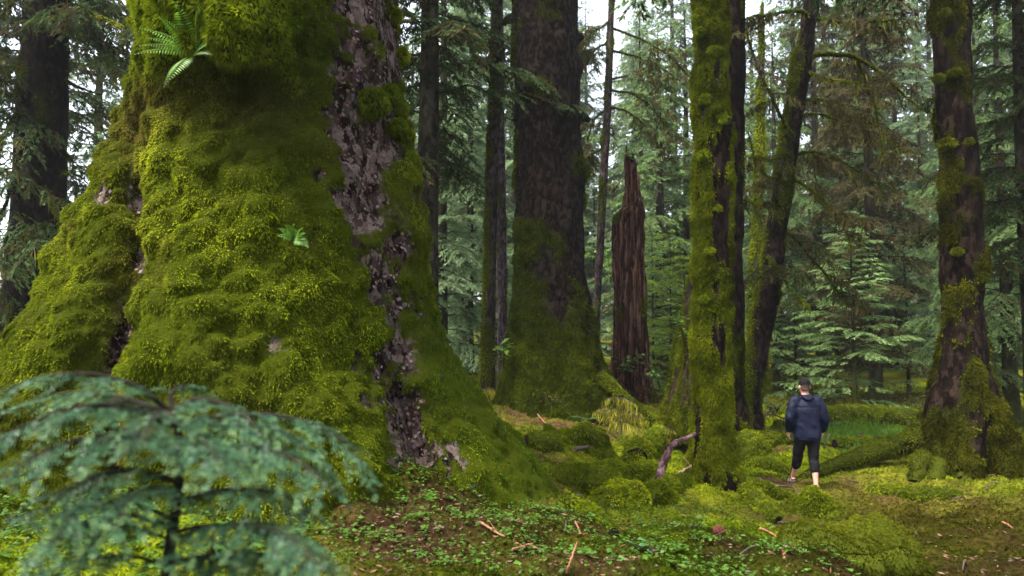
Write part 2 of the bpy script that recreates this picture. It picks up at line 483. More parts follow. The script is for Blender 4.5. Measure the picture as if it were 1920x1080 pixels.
# ------------------------------------------------------------------ conifer branches
NEEDLE = {'dark': ((.022, .038, .012), (.060, .095, .030)), 'mid': ((.060, .105, .034), (.135, .205, .070)),
          'pale': ((.090, .145, .062), (.185, .260, .130)), 'lime': ((.08, .14, .018), (.19, .27, .035)), 'fresh': ((.10, .16, .055), (.19, .28, .10)),
          'olive': ((.035, .036, .012), (.085, .080, .028))}
def branch(wood, leaf, hair, rng, P0, az, L, rise=.1, droop=.35, r0=.03, spacing=.12, bl=.38, leafL=.12, leafW=.042, dens=.045,
           tone='mid', mossy=0.0, hang=.5, wmoss=.3):
    s = np.linspace(0, 1, 9)
    a = az + np.cumsum(np.r_[0, rng.normal(0, .07, 8)])
    step = np.stack((np.cos(a), np.sin(a), 0 * a), 1) * (L / 8)
    pts = np.asarray(P0, float) + np.vstack((np.zeros(3), np.cumsum(step[1:], 0)))
    pts[:, 2] += rise * L * s - droop * L * s ** 2 + np.r_[0, rng.normal(0, .012 * L, 8)]
    wood.tube(pts, r0 * (1 - .85 * s), 5, wmoss)
    n = max(4, int(L / spacing))
    si = np.sort(rng.uniform(.1, 1, n))
    B = np.stack([np.interp(si, s, pts[:, k]) for k in range(3)], 1)
    tg = np.stack([np.interp(si, s, np.gradient(pts[:, k])) for k in range(3)], 1); tg = nrm(tg)
    lat = nrm(np.cross(tg, (0, 0, 1.)))
    sg = np.where(np.arange(n) % 2 == 0, 1., -1.)[:, None]
    an = np.radians(rng.uniform(35, 70, n))[:, None]
    d = tg * np.cos(an) + lat * sg * np.sin(an); d[:, 2] -= rng.uniform(.0, .55, n) * hang
    d = nrm(d)
    ln = bl * L * (1 - si) ** .55 * rng.uniform(.5, 1.25, n) * np.clip(si * 3.5, .3, 1) + .16
    m = np.maximum(3, (ln / dens).astype(int))
    k = np.repeat(np.arange(n), m)
    t = rng.random(len(k))
    p = B[k] + d[k] * (ln[k] * t)[:, None]
    p[:, 2] -= hang * .45 * ln[k] * t ** 2
    l2 = nrm(np.cross(d[k], (0, 0, 1.)) + 1e-6)
    ss = np.where(rng.random(len(k)) < .5, 1., -1.)[:, None]
    dd = d[k] * .75 + l2 * ss * rng.uniform(.2, .9, (len(k), 1)) + rng.normal(0, .22, (len(k), 3))
    dd[:, 2] -= .18 * hang + .25 * hang * t
    S = nrm(l2 + rng.normal(0, .45, (len(k), 3))); S = nrm(S - dd * (S * dd).sum(1, keepdims=True) / (dd * dd).sum(1, keepdims=True))
    lo, hi = map(np.array, NEEDLE[tone])
    c = lo + (hi - lo) * np.clip(.25 + .55 * t + rng.normal(0, .22, len(k)), 0, 1.1)[:, None]
    if mossy > 0:
        br = (rng.random(n) < mossy * .6)[k][:, None]
        c = np.where(br, np.array((.070, .055, .022)) * rng.uniform(.5, 1.4, (len(k), 1)), c)
    flat_leaves(leaf, p, dd, S, leafL * rng.uniform(.6, 1.3, len(k)), leafW * rng.uniform(.7, 1.3, len(k)), c, .1)
    if hair is not None and mossy > 0:                           # beard moss under the limb
        q = int(L * 22 * mossy)
        sj = rng.uniform(.05, .95, q)
        Q = np.stack([np.interp(sj, s, pts[:, k]) for k in range(3)], 1)
        Q += rng.normal(0, .01, Q.shape)
        D = rng.normal(0, .25, (q, 3)) + np.array((0, 0, -1.))
        Lh = rng.uniform(.08, .42, q)
        cc = np.array((.085, .080, .018)) * rng.uniform(.5, 1.6, (q, 1))
        blades(hair, Q, D, Lh, .035, rng, cc)
    return pts

def conifer_parts(seed, H, cb, Lmax, tone, mossy=.2, r0=.22, step=.17, droop=.35, rise=.15, leafL=.15, leafW=.050, dens=.022, spacing=.085,
                  shape=.62, hang=.5, dead=0, bare=.25):
    rng = np.random.default_rng(seed)
    tr, wd, lf, hr = Acc(), Acc(), Acc(), Acc()
    n = 24; z = np.linspace(-.4, H, n)
    bx = np.cumsum(rng.normal(0, .010 * H / n, n)) ; by = np.cumsum(rng.normal(0, .010 * H / n, n))
    rr = r0 * ((1 - np.clip(z, 0, H) / H) ** .8 + .03) * (1 + .5 * np.exp(-np.maximum(z, 0) / .5))
    tr.tube(np.stack((bx, by, z), 1), rr, 12, np.clip(.7 - z / 5, .15, .8))
    h = cb; az = rng.uniform(0, 6.28)
    while h < H * .985:
        f = (h - cb) / (H - cb)
        L = Lmax * (1 - f) ** shape * rng.uniform(.55, 1.1) + .15
        if f < .1: L *= rng.uniform(.5, 1)
        az += 2.4 + rng.normal(0, .4)
        if rng.random() > bare:
            branch(wd, lf, hr, rng, (np.interp(h, z, bx), np.interp(h, z, by), h), az, L, rise + .25 * f, droop * rng.uniform(.6, 1.3),
                   .010 + .007 * L, spacing, .40, leafL, leafW, dens, tone, mossy, hang)
        h += step * rng.uniform(.6, 1.4) * (1 - .35 * f)
    for k in range(dead):                                        # dead lower limbs
        hh = rng.uniform(.25, 1) * cb; a = rng.uniform(0, 6.28); L = rng.uniform(.5, 1.6)
        s = np.linspace(0, 1, 6)
        pts = np.stack((np.cos(a) * L * s, np.sin(a) * L * s, hh + L * (.1 * s - .45 * s ** 2) + rng.normal(0, .02, 6)), 1)
        wd.tube(pts, .022 * (1 - .8 * s), 5, .3)
    return tr, wd, lf, hr

# ================================================================== GROUND
def ground_mix(X, Y):
    P = np.stack((X, Y, X * 0), 1)
    moss = .70 + .75 * fbm(P * 1.6, 4, 41)
    brown = .14 + .35 * fbm(P * .7, 3, 52)
    for (px, py, w, dm, db) in [(900, 1010, .75, -.2, .25), (1040, 792, 1.6, -.6, .5), (700, 1050, .6, -.35, .4), (1750, 1000, 2.2, .25, .38),
                                (1560, 1040, .8, .05, .15), (1080, 1040, .5, -.2, .1), (1150, 860, 2.0, .55, -.25), (1400, 990, 1.0, .4, -.3),
                                (200, 1000, 1.1, .6, -.3), (1650, 830, 3, .4, -.2), (1240, 960, .9, .3, -.2), (1700, 920, 1.3, .3, .25)]:
        q = pix(px, py, 5)
        if (px, py) not in _gm: _gm[(px, py)] = ghit(px, py)
        q = _gm[(px, py)]
        g = np.exp(-((X - q[0]) ** 2 + (Y - q[1]) ** 2) / w ** 2)
        moss = moss + dm * g; brown = brown + db * g
    return np.clip(moss, 0, 1), np.clip(brown, 0, 1)
def floor_shade(X, Y):  # painted shade: dims the near floor's colour, leaves some patches as if lit
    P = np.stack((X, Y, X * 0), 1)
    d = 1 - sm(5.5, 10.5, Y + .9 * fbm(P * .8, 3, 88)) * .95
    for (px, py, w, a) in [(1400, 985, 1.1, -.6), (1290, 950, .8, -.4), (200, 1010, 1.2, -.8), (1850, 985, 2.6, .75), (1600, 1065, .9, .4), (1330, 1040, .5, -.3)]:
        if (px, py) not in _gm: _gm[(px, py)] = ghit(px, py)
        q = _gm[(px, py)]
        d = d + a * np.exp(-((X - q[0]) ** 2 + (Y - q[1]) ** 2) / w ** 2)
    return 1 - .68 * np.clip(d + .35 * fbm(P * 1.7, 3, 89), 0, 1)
_gm = {}
rng0 = np.random.default_rng(3)
gx = np.concatenate((np.linspace(-110, -12, 40), np.linspace(-11.7, 12, 330), np.linspace(12.7, 110, 40)))
gy = np.concatenate((np.linspace(-12, 2, 16), np.linspace(2.1, 16, 300), np.linspace(16.2, 40, 90), np.linspace(41, 150, 50)))
GX, GY = np.meshgrid(gx, gy)
gp = np.stack((GX.ravel(), GY.ravel()), 1)
gzv = np.concatenate([gz(c[:, 0], c[:, 1]) for c in np.array_split(gp, 12)])
gm_, gb_ = ground_mix(gp[:, 0], gp[:, 1])
g = Acc()
GP = np.column_stack((gp, gzv))
duff = np.array((.050, .028, .014)) * (.7 + .6 * rng0.random((len(GP), 1)))
gcol = (duff * (1 - gm_[:, None]) + .75 * mosscol(GP, rng0, 1, gb_, .1) * gm_[:, None]) * floor_shade(gp[:, 0], gp[:, 1])[:, None]
i = np.arange(len(gy) - 1)[:, None] * len(gx); j = np.arange(len(gx) - 1)[None]
g.add(GP, np.stack((i + j, i + j + 1, i + j + 1 + len(gx), i + j + len(gx)), -1).reshape(-1, 4), gcol)
tag(g.build('ground', M_GROUND), kind='structure')

def frustum_points(n, y0, y1, rng, wide=.86):
    Y = y0 * (y1 / y0) ** rng.random(n)
    X = rng.uniform(-wide, wide, n) * Y
    return X, Y

rng = np.random.default_rng(11)
X, Y = frustum_points(460000, 3.2, 32, rng)
mo, br = ground_mix(X, Y)
keep = rng.random(len(X)) < mo ** 1.3
X, Y, mo, br = X[keep], Y[keep], mo[keep], br[keep]
P = np.column_stack((X, Y, gz(X, Y) - .005))
D = rng.normal(size=P.shape) * .65 + np.array((0, 0, .75))
L = (.009 + .0038 * Y) * rng.uniform(.5, 1.4, len(P))
a = Acc(); blades(a, P, D, L, L * .45, rng, mosscol(P, rng, 1.05 * floor_shade(X, Y), br, .12 + .35 * (1 - sm(6, 9, Y))), .15)
tag(a.build('ground_moss', M_MOSS, None, False), kind='stuff')

# dead needles, twiglets and leaf scraps
X, Y = frustum_points(22000, 3.2, 20, rng)
mo, br = ground_mix(X, Y)
keep = rng.random(len(X)) < (1.05 - mo) * .9 + .08
X, Y = X[keep], Y[keep]
P = np.column_stack((X, Y, gz(X, Y) + .012))
D = rng.normal(size=P.shape); D[:, 2] *= .25
c = np.where(rng.random((len(P), 1)) < .75, np.array((.085, .038, .018)), np.array((.13, .08, .06))) * rng.uniform(.4, 1.5, (len(P), 1))
a = Acc(); blades(a, P, D, rng.uniform(.02, .06, len(P)) * (.7 + .08 * Y), .014, rng, c)
tag(a.build('leaf_litter', M_LIT, None, False), kind='stuff')

# low clover-like leaves
def clover(n, cx, cy, w, rng, size, col, acc, lift=(.02, .07)):
    n = int(n * .6)
    X = cx + rng.normal(0, w, n); Y = cy + rng.normal(0, w, n)
    z = gz(X, Y)
    size = size * np.exp(rng.normal(0, .35, n))
    for k in range(3):
        a0 = rng.uniform(0, 6.28, n) + k * 2.09
        P = np.column_stack((X, Y, z + rng.uniform(*lift, n)))
        D = np.column_stack((np.cos(a0), np.sin(a0), rng.normal(.05, .2, n)))
        S = nrm(np.column_stack((-np.sin(a0), np.cos(a0), rng.normal(0, .25, n))))
        s = size * rng.uniform(.6, 1.3, n)
        flat_leaves(acc, P, D, S, s, s * .85, np.array(col) * rng.uniform(.5, 1.4, (n, 1)), .15)
a = Acc()
for (px, py, w, n, sz) in [(760, 940, .35, 260, .030), (930, 900, .3, 120, .03), (1000, 960, .35, 300, .026), (900, 1030, .45, 420, .022), (1100, 1010, .45, 380, .022), (780, 1020, .4, 320, .022), (1200, 990, .4, 250, .022), (860, 960, .5, 300, .024),
                           (1250, 1040, .3, 110, .035), (1350, 1010, .5, 350, .026), (1430, 1060, .5, 300, .026), (1000, 1060, .4, 160, .028),
                           (200, 1000, .5, 900, .035), (430, 1010, .4, 600, .033), (60, 950, .5, 500, .035), (1320, 960, .5, 260, .025),
                           (620, 1000, .4, 250, .028)]:
    q = ghit(px, py)
    clover(n, q[0], q[1], w, rng, sz, (.050, .110, .012), a)
tag(a.build('low_leafy_ground_cover', M_FERN, None, False), kind='stuff')

# ================================================================== THE GREAT SPRUCE
Y0 = 8.0
def zr(y): return pix(0, y, Y0)[2]
he = [(-420, 330, 700), (-200, 270, 720), (0, 250, 748), (60, 240, 752), (100, 233, 757), (150, 232, 760), (200, 222, 764), (250, 205, 770), (300, 182, 779),
      (350, 160, 787), (400, 135, 795), (450, 110, 801), (500, 82, 807), (550, 58, 815), (600, 30, 827), (650, 0, 848), (700, -32, 880),
      (750, -62, 918), (800, -95, 962), (850, -120, 1005), (900, -150, 1042), (940, -170, 1064), (1000, -190, 1080), (1060, -200, 1090)]
dep = np.array([(-420, 1.15), (0, 1.4), (200, 1.45), (400, 1.6), (550, 1.78), (700, 1.95), (850, 2.1), (1060, 2.3)])
def zi(pairs, Z):
    p = sorted((zr(y), v) for y, v in pairs)
    return np.interp(Z, [k[0] for k in p], [k[1] for k in p])
def hero_fields(T, Z):
    u, s = np.cos(T - .36), np.sin(T - .36)                    # measured as seen from the camera's side
    f = sm(.35, -.15, s)
    u1 = zi([(240, -.88), (330, -.80), (450, -.66), (650, -.53), (850, -.46)], Z)
    u2 = zi([(500, .72), (600, .66), (700, .53), (800, .42), (880, .36)], Z)
    v1 = gauss(u - u1, .095) * sm(zr(200), zr(300), Z) * f
    v2 = gauss(u - u2, .075) * (1 - sm(zr(740), zr(600), Z)) * f
    bl = np.exp(-np.abs((u + .30) / .60) ** 3) * np.exp(-np.abs((Z - zr(75) - .55 * (u + .2) ** 2 - .25 * u) / .85) ** 3) * f
    return u, f, v1, v2, bl
def hero_rad(T, Z, R):
    u, f, v1, v2, bl = hero_fields(T, Z)
    low = 1 - sm(zr(700), zr(370), Z)
    k = .27 * gauss(u + .06, .44) * low * f
    k += .10 * gauss(u + .86, .2) * low * f
    k -= .25 * v1 + .34 * v2
    k -= .13 * gauss(u + .15, .6) * gauss(Z - zr(275), .36) * f
    k += .34 * bl
    k += .10 * gauss(u - .60, .16) * gauss(Z - zr(165), .26) * f
    k += .07 * gauss(u - .80, .10) * gauss(Z - zr(215), .20) * f
    return k
NZH, NTH = 440, 520
def hero_grid(rows):
    G, T, Z, R = loft(rows, NZH, NTH)
    k = hero_rad(T, Z, R)
    c = R[:, 2:3]
    G[..., 1] = c + (G[..., 1] - c) * (1 + k)
    G[..., 1] -= np.maximum(k, 0) * .5 * (np.sin(T) < .2) * 0
    u, f, v1, v2, bl = hero_fields(T, Z)
    G[..., 2] -= .22 * bl * sm(0, .7, bl)                        # the burl hangs over
    P = G.reshape(-1, 3)
    G = push(G, (.075 * fbm(P * 1.25, 3, 2) + .05 * fbm(P * np.array((5, 5, 3)), 3, 6)).reshape(T.shape))
    return G, T, Z, R, u, f, v1, v2, bl
def proj(P):
    P = np.atleast_2d(P) - np.array((0, 0, CAMZ))
    fw = P[:, 1] * math.cos(PITCH) + P[:, 2] * math.sin(PITCH)
    up = -P[:, 1] * math.sin(PITCH) + P[:, 2] * math.cos(PITCH)
    return np.stack((960 + FPX * P[:, 0] / fw, 540 - FPX * up / fw), 1)
HE = np.array([(y, l, r) for y, l, r in he], float)
FIT = HE.copy()
def hero_rows():
    out = []
    for (y, l, r) in FIT:
        q, p = pix(l, y, Y0), pix(r, y, Y0)
        out.append((q[2], (q[0] + p[0]) / 2, Y0, (p[0] - q[0]) / 2, float(np.interp(y, dep[:, 0], dep[:, 1]))))
    z_, c_ = out[0][0], out[0][1]
    out.append((14, c_, Y0, 1.0, 1.0))
    return out
for it in range(5):                                              # bring the outline of the solid trunk to its measured width
    G, T, Z, R, u, f, v1, v2, bl = hero_grid(hero_rows())
    if it == 4: break
    pp = proj(G.reshape(-1, 3)).reshape(NZH, NTH, 2)
    dl = np.zeros((len(HE), 2))
    for n_, (y, l, r) in enumerate(HE):
        if y > 960 or y < -50: continue
        s_ = np.abs(pp[..., 1] - y) < 9
        dl[n_] = (l + 14 + 16 * (10 < y < 190) - pp[..., 0][s_].min(), r - 10 - pp[..., 0][s_].max())
    e_ = np.pad(dl, ((2, 2), (0, 0)), mode='edge')
    FIT[:, 1:] += .8 * (e_[:-4] + 2 * e_[1:-3] + 3 * e_[2:-2] + 2 * e_[3:-1] + e_[4:]) / 9
P = G.reshape(-1, 3)
ul = zi([(-300, .10), (0, .10), (100, .34), (160, .50), (240, .40), (300, .36), (400, .36), (480, .50), (600, .64), (680, .50), (760, .43), (870, .34)], Z)
ur = zi([(-300, 1.2), (0, 1.12), (150, 1.05), (230, .88), (300, .80), (400, .75), (500, .80), (600, .79), (680, .64), (760, .51), (870, .40)], Z)
nz1 = (.22 * fbm(P * 3.6, 5, 12)).reshape(T.shape)
strip = sm(.2, .5, .62 + .45 * fbm(P * 2.6, 3, 19).reshape(T.shape) + .30 * fbm(P * 8, 2, 29).reshape(T.shape)) * sm(-.06, .05, u - ul + nz1) * (1 - sm(-.05, .06, u - ur + nz1)) * sm(.3, 0, np.sin(T - .36))
holes = sm(.62, .85, (fbm(P * np.array((2.2, 2.2, 1.5)), 4, 21)).reshape(T.shape)) * .8
moss = np.clip(1 - strip * 1.05 - holes - .8 * sm(.35, .9, v1) * sm(-.2, .4, nz1 * 4 + .1) * sm(zr(300), zr(420), Z) - .9 * sm(.35, .8, v2), 0, 1)
moss = np.maximum(moss, sm(.40, .75, bl))
rootg = (sm(.50, .80, u) * (1 - sm(zr(740), zr(520), Z)))
lump = np.clip(.5 + .9 * fbm(P * 4.2, 3, 14), 0, 1.6).reshape(T.shape) * (1 - .65 * rootg)
fine = np.clip(.4 + fbm(P * 10, 3, 15), 0, 1.6).reshape(T.shape)
G = push(G, .06 * moss * fine + .085 * moss * lump + .05 * sm(.3, .8, bl) * lump)
P = G.reshape(-1, 3)
hb = thing('giant_spruce_tree', 'giant spruce with a flared mossy base and overhanging moss burl, filling the left half', 'tree', (-3.1, Y0, 1.1))
a = Acc(); a.add(P, grid_faces(NZH, NTH), None, sm(.1, .8, moss.ravel())); hero_trunk = a.build('trunk', M_BARK_BIG, hb)
vis = front(G) * (Z > .4) * (Z < 7.3)
rng = np.random.default_rng(5)
brn = np.clip(.06 + .75 * v1 + .50 * gauss(Z - zr(290), .35) * (1 - sm(.3, .7, u)) + .55 * np.clip(fbm(P * 1.6, 4, 23).reshape(T.shape) - .12, 0, 1) + .22 * sm(.25, .6, u) * sm(zr(650), zr(450), Z), 0, 1)
Pm, Nm, (ii, jj) = scatter(G, (moss ** 1.3) * vis, 420000, rng)
D = nrm(Nm * .75 + rng.normal(size=Pm.shape) * .5 + np.array((0, 0, -.38)))
blv = bl[ii, jj]
Lm = (.033 + .022 * blv) * (1 - .25 * rootg[ii, jj]) * rng.uniform(.5, 1.4, len(Pm))
a = Acc(); blades(a, Pm - Nm * .012, D, Lm, Lm * .34, rng, mosscol(Pm, rng, 1.18 * (1 + .42 * fbm(Pm * 2.3, 4, 24)), brn[ii, jj] - .12 * blv - .04, .12 + .6 * rootg[ii, jj], 5), .3)
a.build('moss', M_MOSS, hb, False)
# loose bark scales
Pm, Nm, _ = scatter(G, np.clip(.75 - moss, 0, 1) * vis, 2400, rng)
D = nrm(rng.normal(size=Pm.shape) * .5 + np.array((0, 0, -1.)) + Nm * .10)
S = nrm(np.cross(D, Nm))
c = np.array((.10, .066, .058)) * rng.uniform(.4, 1.5, (len(Pm), 1)) * np.array((1, 1, 1)) + rng.normal(0, .012, (len(Pm), 3))
red = gauss(np.linalg.norm(Pm - np.array(pix(703, 630, 6.5)), axis=1), .22)[:, None]
c = c * (1 - red) + np.array((.33, .09, .07)) * red
ls = rng.uniform(.025, .06, len(Pm))
a = Acc(); flat_leaves(a, Pm + Nm * .006, D, S, ls, ls * .75, c)
a.build('bark_scales', M_LIT, hb, False)
# rounded moss tufts on the right edge
hn = grid_normals(G).reshape(-1, 3)
hp = proj(P); hfront = ((hn * (np.array((0, 0, CAMZ)) - P)).sum(1) > 0)
def on_hero(px, py):
    d = (hp[:, 0] - px) ** 2 + (hp[:, 1] - py) ** 2 + (~hfront) * 1e9
    nearest = P[d < 400, 1].min() if (d < 400).any() else 0
    d = d + (P[:, 1] > nearest + .25) * 1e6
    k = int(np.argmin(d)); return P[k].copy(), hn[k].copy()

def moss_ball(acc, bacc, c, r, rng, n=700, L=.05, bright=1.0, flat=1.0, brown=0.05):
    d = nrm(rng.normal(size=(n, 3)))
    q = np.asarray(c) + d * r * np.array((1, 1, flat)) * (1 + .45 * fbm(d * 2.0 + np.asarray(c), 3, 8)[:, None]) * .9
    l = L * rng.uniform(.6, 1.4, n)
    blades(acc, q, d + rng.normal(0, .4, (n, 3)) + np.array((0, 0, -.25)), l, l * .4, rng, mosscol(q, rng, bright, brown, .15), .3)
    th = np.linspace(-1, 1, 9)
    acc.tube(np.asarray(c)[None] + np.column_stack((th * 0, th * 0, th * r * flat * .86)), r * .86 * np.sqrt(np.maximum(1 - th ** 2, .02)), 14, 1.0, None, np.array((.04, .05, .003)))
for (px, py, r) in [(766, 106, .085), (752, 30, .07), (752, 205, .06), (760, 258, .07), (768, 300, .06), (745, 235, .08), (690, 190, .16), (720, 175, .10), (770, 330, .08)]:
    q, n_ = on_hero(min(px, 790), py)
    a = Acc(); moss_ball(a, a, q + n_ * r * .4, r, rng, int(500 + 9000 * r), .045, 1.1); a.build('moss_tuft', M_MOSS, hb, False)

# ferns growing on it
def fern(name, label, loc, az_list, Lf, rng, col=(.075, .18, .016), group=None, rise=.25, droop=.45, npin=16, pin=.26, out=None):
    t = thing(name, label, 'fern', loc, group)
    for az in az_list:
        L = Lf * rng.uniform(.7, 1.15)
        s = np.linspace(0, 1, 10)
        dirv = np.array((math.cos(az), math.sin(az), 0)) if out is None else nrm(np.asarray(out) * .8 + np.array((math.cos(az), 0, math.sin(az))))
        pts = np.asarray(loc, float) + dirv * (L * s)[:, None]
        pts[:, 2] += rise * L * s - droop * L * s ** 2
        a = Acc(); a.tube(pts, .004 * (1.2 - s), 4, None, None, np.array((.06, .10, .02)))
        k = np.repeat(np.linspace(.12, 1, npin), 2)
        B = np.stack([np.interp(k, s, pts[:, q]) for q in range(3)], 1)
        tg = nrm(np.stack([np.interp(k, s, np.gradient(pts[:, q])) for q in range(3)], 1))
        upv = np.array((0, 0, 1.)) if out is None else nrm(np.asarray(out) + np.array((0, 0, .6)))
        lat = nrm(np.cross(tg, upv)) * np.where(np.arange(len(k)) % 2 == 0, 1, -1)[:, None]
        pl = pin * L * np.sin(np.clip(k * 1.05, 0, 1) ** .75 * math.pi * .93 + .12) + .006
        D = lat * .9 + tg * .35 + np.array((0, 0, -.12))
        flat_leaves(a, B, D, tg, pl, np.maximum(pl * .20, .007), np.array(col) * rng.uniform(.65, 1.35, (len(k), 1)), .15)
        a.build('frond', M_FERN, t, False)
    return t
rng = np.random.default_rng(8)
q, n_ = on_hero(372, 118)
fern('fern', 'bright green fern sprouting from the hanging moss burl of the giant spruce', q + np.array((0, -.10, .03)), [-.35, -.05, .15, .45, 1.0, 1.6, 2.2, 2.75, 2.95, 3.2, 3.45, 4.6], .47, rng, (.13, .28, .016), out=(-.1, -1, .25), droop=.40, npin=18, pin=.17)
q, n_ = on_hero(560, 455)
fern('fern', 'small pale fern on the mossy face of the giant spruce, below the burl', q + np.array((0, -.13, .03)), [-.1, .3, .7, 2.0, 2.5, 3.0, -.5, 1.4], .22, rng, (.09, .20, .02), out=(.1, -1, .25), droop=.4)

# ================================================================== NEARER TRUNKS
def mfun(base=0.3, low=.9, z0=1.0, z1=4.0, left=0.3, nscale=(2.2, 2.2, .8), amp=.9, seed=0, streak=0.0):
    def fn(T, Z, G):
        P = G.reshape(-1, 3)
        n = fbm(P * np.array(nscale), 4, seed + 60).reshape(T.shape)
        m = base + (low - base) * (1 - sm(z0, z1, Z)) + left * (-np.cos(T)) * .6 + amp * n
        if streak: m += streak * fbm(P * np.array((9, 9, 1.0)), 3, seed + 70).reshape(T.shape)
        return sm(.28, .72, m)
    return fn
PI = math.pi

# broad spruce in the middle
ce = [(-300, 968, 1072), (0, 962, 1082), (100, 964, 1085), (200, 966, 1088), (300, 967, 1092), (400, 967, 1093), (500, 966, 1097), (550, 962, 1103), (600, 957, 1110),
      (650, 950, 1118), (700, 944, 1130), (735, 938, 1150), (765, 928, 1178), (800, 920, 1195), (840, 915, 1205)]
mossy_trunk('spruce_tree', 'broad dark spruce in the middle with a mossy flared foot, left of the broken snag', ce, 18.0, M_BARK_DARK,
            mfun(.18, 1.05, 1.2, 5.5, .30, (1.1, 1.1, 1.0), .8, 3), 60000, .075, 3,
            [(-.35, .22, .25, .5, 2.2), (-1.2, .06, .2, .5, 3), (-2.1, .08, .2, .5, 3), (-2.8, .10, .2, .5, 2.4)], (19, .6), 1.0, 240, 150,
            .05, .05, .52, .15, .15, knots=[(0.05, pix(0, 68, 18)[2], .22, .13), (-.05, pix(0, 222, 18)[2], .15, .12), (0.0, pix(0, 320, 18)[2], .20, .14),
                                     (-.25, pix(0, 130, 18)[2], .12, .35), (-.5, pix(0, 320, 18)[2], .08, .4)])
ctree = bpy.data.objects['spruce_tree']
def polytube(acc, pl, Y, r0, r1, n=6, mossy=.5, wob=0.0, rng=None, dY=0.0):
    pts = np.array([pix(x, y, Y + dY * k / max(1, len(pl) - 1)) for k, (x, y) in enumerate(pl)])
    s = np.linspace(0, 1, len(pts)); ss = np.linspace(0, 1, max(12, len(pts) * 4))
    q = np.stack([np.interp(ss, s, pts[:, k]) for k in range(3)], 1)
    q[1:-1] = (q[:-2] + q[1:-1] * 2 + q[2:]) / 4
    if rng is not None: q += np.cumsum(rng.normal(0, wob, q.shape), 0) * 1.0
    acc.tube(q, r0 + (r1 - r0) * ss, n, mossy)
    return q
for pl in ([(966, 33), (950, 38), (942, 48)], [(1088, 218), (1100, 222), (1106, 228)]):
    a = Acc(); polytube(a, pl, 18, .16, .05, 7, .2); a.build('broken_branch', M_BARK_DARK, ctree)

# two thin poles left of it
mossy_trunk('slim_tree', 'slim straight tree with patchy bark, left one of the close pair beside the broad spruce',
            [(-200, 931, 945), (0, 924, 942), (200, 917, 938), (400, 909, 932), (600, 904, 929), (700, 902, 929), (748, 899, 931), (790, 896, 934)], 19.0, M_BARK_GREY,
            mfun(.28, .5, 1, 3, .5, (5, 5, 1.2), .7, 8), 5000, .06, 8, None, (22, .1), 1, 120, 28, .012, .02, .8, .2, group=None)
mossy_trunk('slim_tree', 'slim purplish tree just behind, right one of the close pair beside the broad spruce',
            [(-200, 936, 946), (0, 932, 944), (200, 931, 946), (400, 931, 949), (600, 932, 951), (700, 932, 952), (735, 930, 954), (780, 928, 956)], 20.5, M_BARK_VIOLET,
            mfun(.15, .5, 1, 3, .2, (5, 5, 1.2), .6, 9), 2500, .06, 9, None, (23, .1), 1, 120, 28, .012, .02, .8, .2)
mossy_trunk('slim_tree', 'slim leaning tree with drooping limbs between the broad spruce and the broken snag',
            [(-200, 1152, 1160), (0, 1142, 1152), (200, 1132, 1147), (400, 1121, 1136), (600, 1111, 1125), (690, 1108, 1124), (740, 1104, 1126)], 23.0, M_BARK_GREY,
            mfun(.25, .5, 1, 3, .2, (5, 5, 1.2), .7, 10), 3500, .06, 10, None, (24, .08), 1, 120, 24, .012, .02, .8, .2)
slim3 = bpy.data.objects['slim_tree.002']
rb = np.random.default_rng(77)
def dress(q, wood, leaf, hair, rng, tone, n, Ls, mossy=.5, t0=.25, leafL=.10, hang=.6, down=.0, leafW=.036):
    """side twigs with needles and beard moss along a limb"""
    s = np.linspace(0, 1, len(q))
    for k in range(n):
        t = rng.uniform(t0, 1)
        p = np.array([np.interp(t, s, q[:, c]) for c in range(3)])
        tg = q[min(len(q) - 1, int(t * len(q)) + 1)] - q[max(0, int(t * len(q)) - 1)]
        a = math.atan2(tg[1], tg[0]) + rng.choice([-1, 1]) * rng.uniform(.3, 1.3)
        branch(wood, leaf, hair, rng, p, a, Ls * rng.uniform(.5, 1.2), rng.uniform(-.1, .25) - down, .45, .012, .075, .40, leafL * 1.2, leafW * 1.15, .022, tone, mossy, hang)
    m = int(np.linalg.norm(np.diff(q, axis=0), axis=1).sum() * 26 * mossy)
    tt = rng.random(m)
    Q = np.stack([np.interp(tt, s, q[:, c]) for c in range(3)], 1)
    blades(hair, Q, rng.normal(0, .25, (m, 3)) + np.array((0, 0, -1.)), rng.uniform(.06, .32, m), .03, rng,
           np.array((.090, .088, .014)) * rng.uniform(.5, 1.6, (m, 1)), 0)

def limb_part(parent, pl, Y, r0, r1, bark, rng, tone='mid', n=6, Ls=.9, mossy=.6, dY=0.0, hang=.6, mosscover=.7, leafL=.10, t0=.25, down=0.0, fuzz=0.05, leafW=.036):
    w, l, h = Acc(), Acc(), Acc()
    q = polytube(w, pl, Y, r0, r1, 7, mosscover, .012, rng, dY)
    if n or mossy: dress(q, w, l, h, rng, tone, n, Ls, mossy, t0, leafL, hang, down, leafW)
    if fuzz:
        m = int(np.linalg.norm(np.diff(q, axis=0), axis=1).sum() * 420 * mosscover)
        tt = rng.random(m); s = np.linspace(0, 1, len(q))
        Q = np.stack([np.interp(tt, s, q[:, c]) for c in range(3)], 1)
        d = nrm(rng.normal(size=(m, 3))); d[:, 2] = abs(d[:, 2]) * rng.choice([1, 1, -.5], m)
        rr = (r0 + (r1 - r0) * tt)[:, None]
        blades(h, Q + d * rr * .8, d + np.array((0, 0, -.2)), fuzz, fuzz * .45, rng, mosscol(Q, rng, 1.0, .1, .1), .2)
    o = w.build('branch', bark, parent)
    o['_w'] = parent.location[:]
    if l.n: l.build('needles', M_LEAF, o, False)
    if h.n: h.build('hanging_moss', M_MOSS, o, False)
    return o
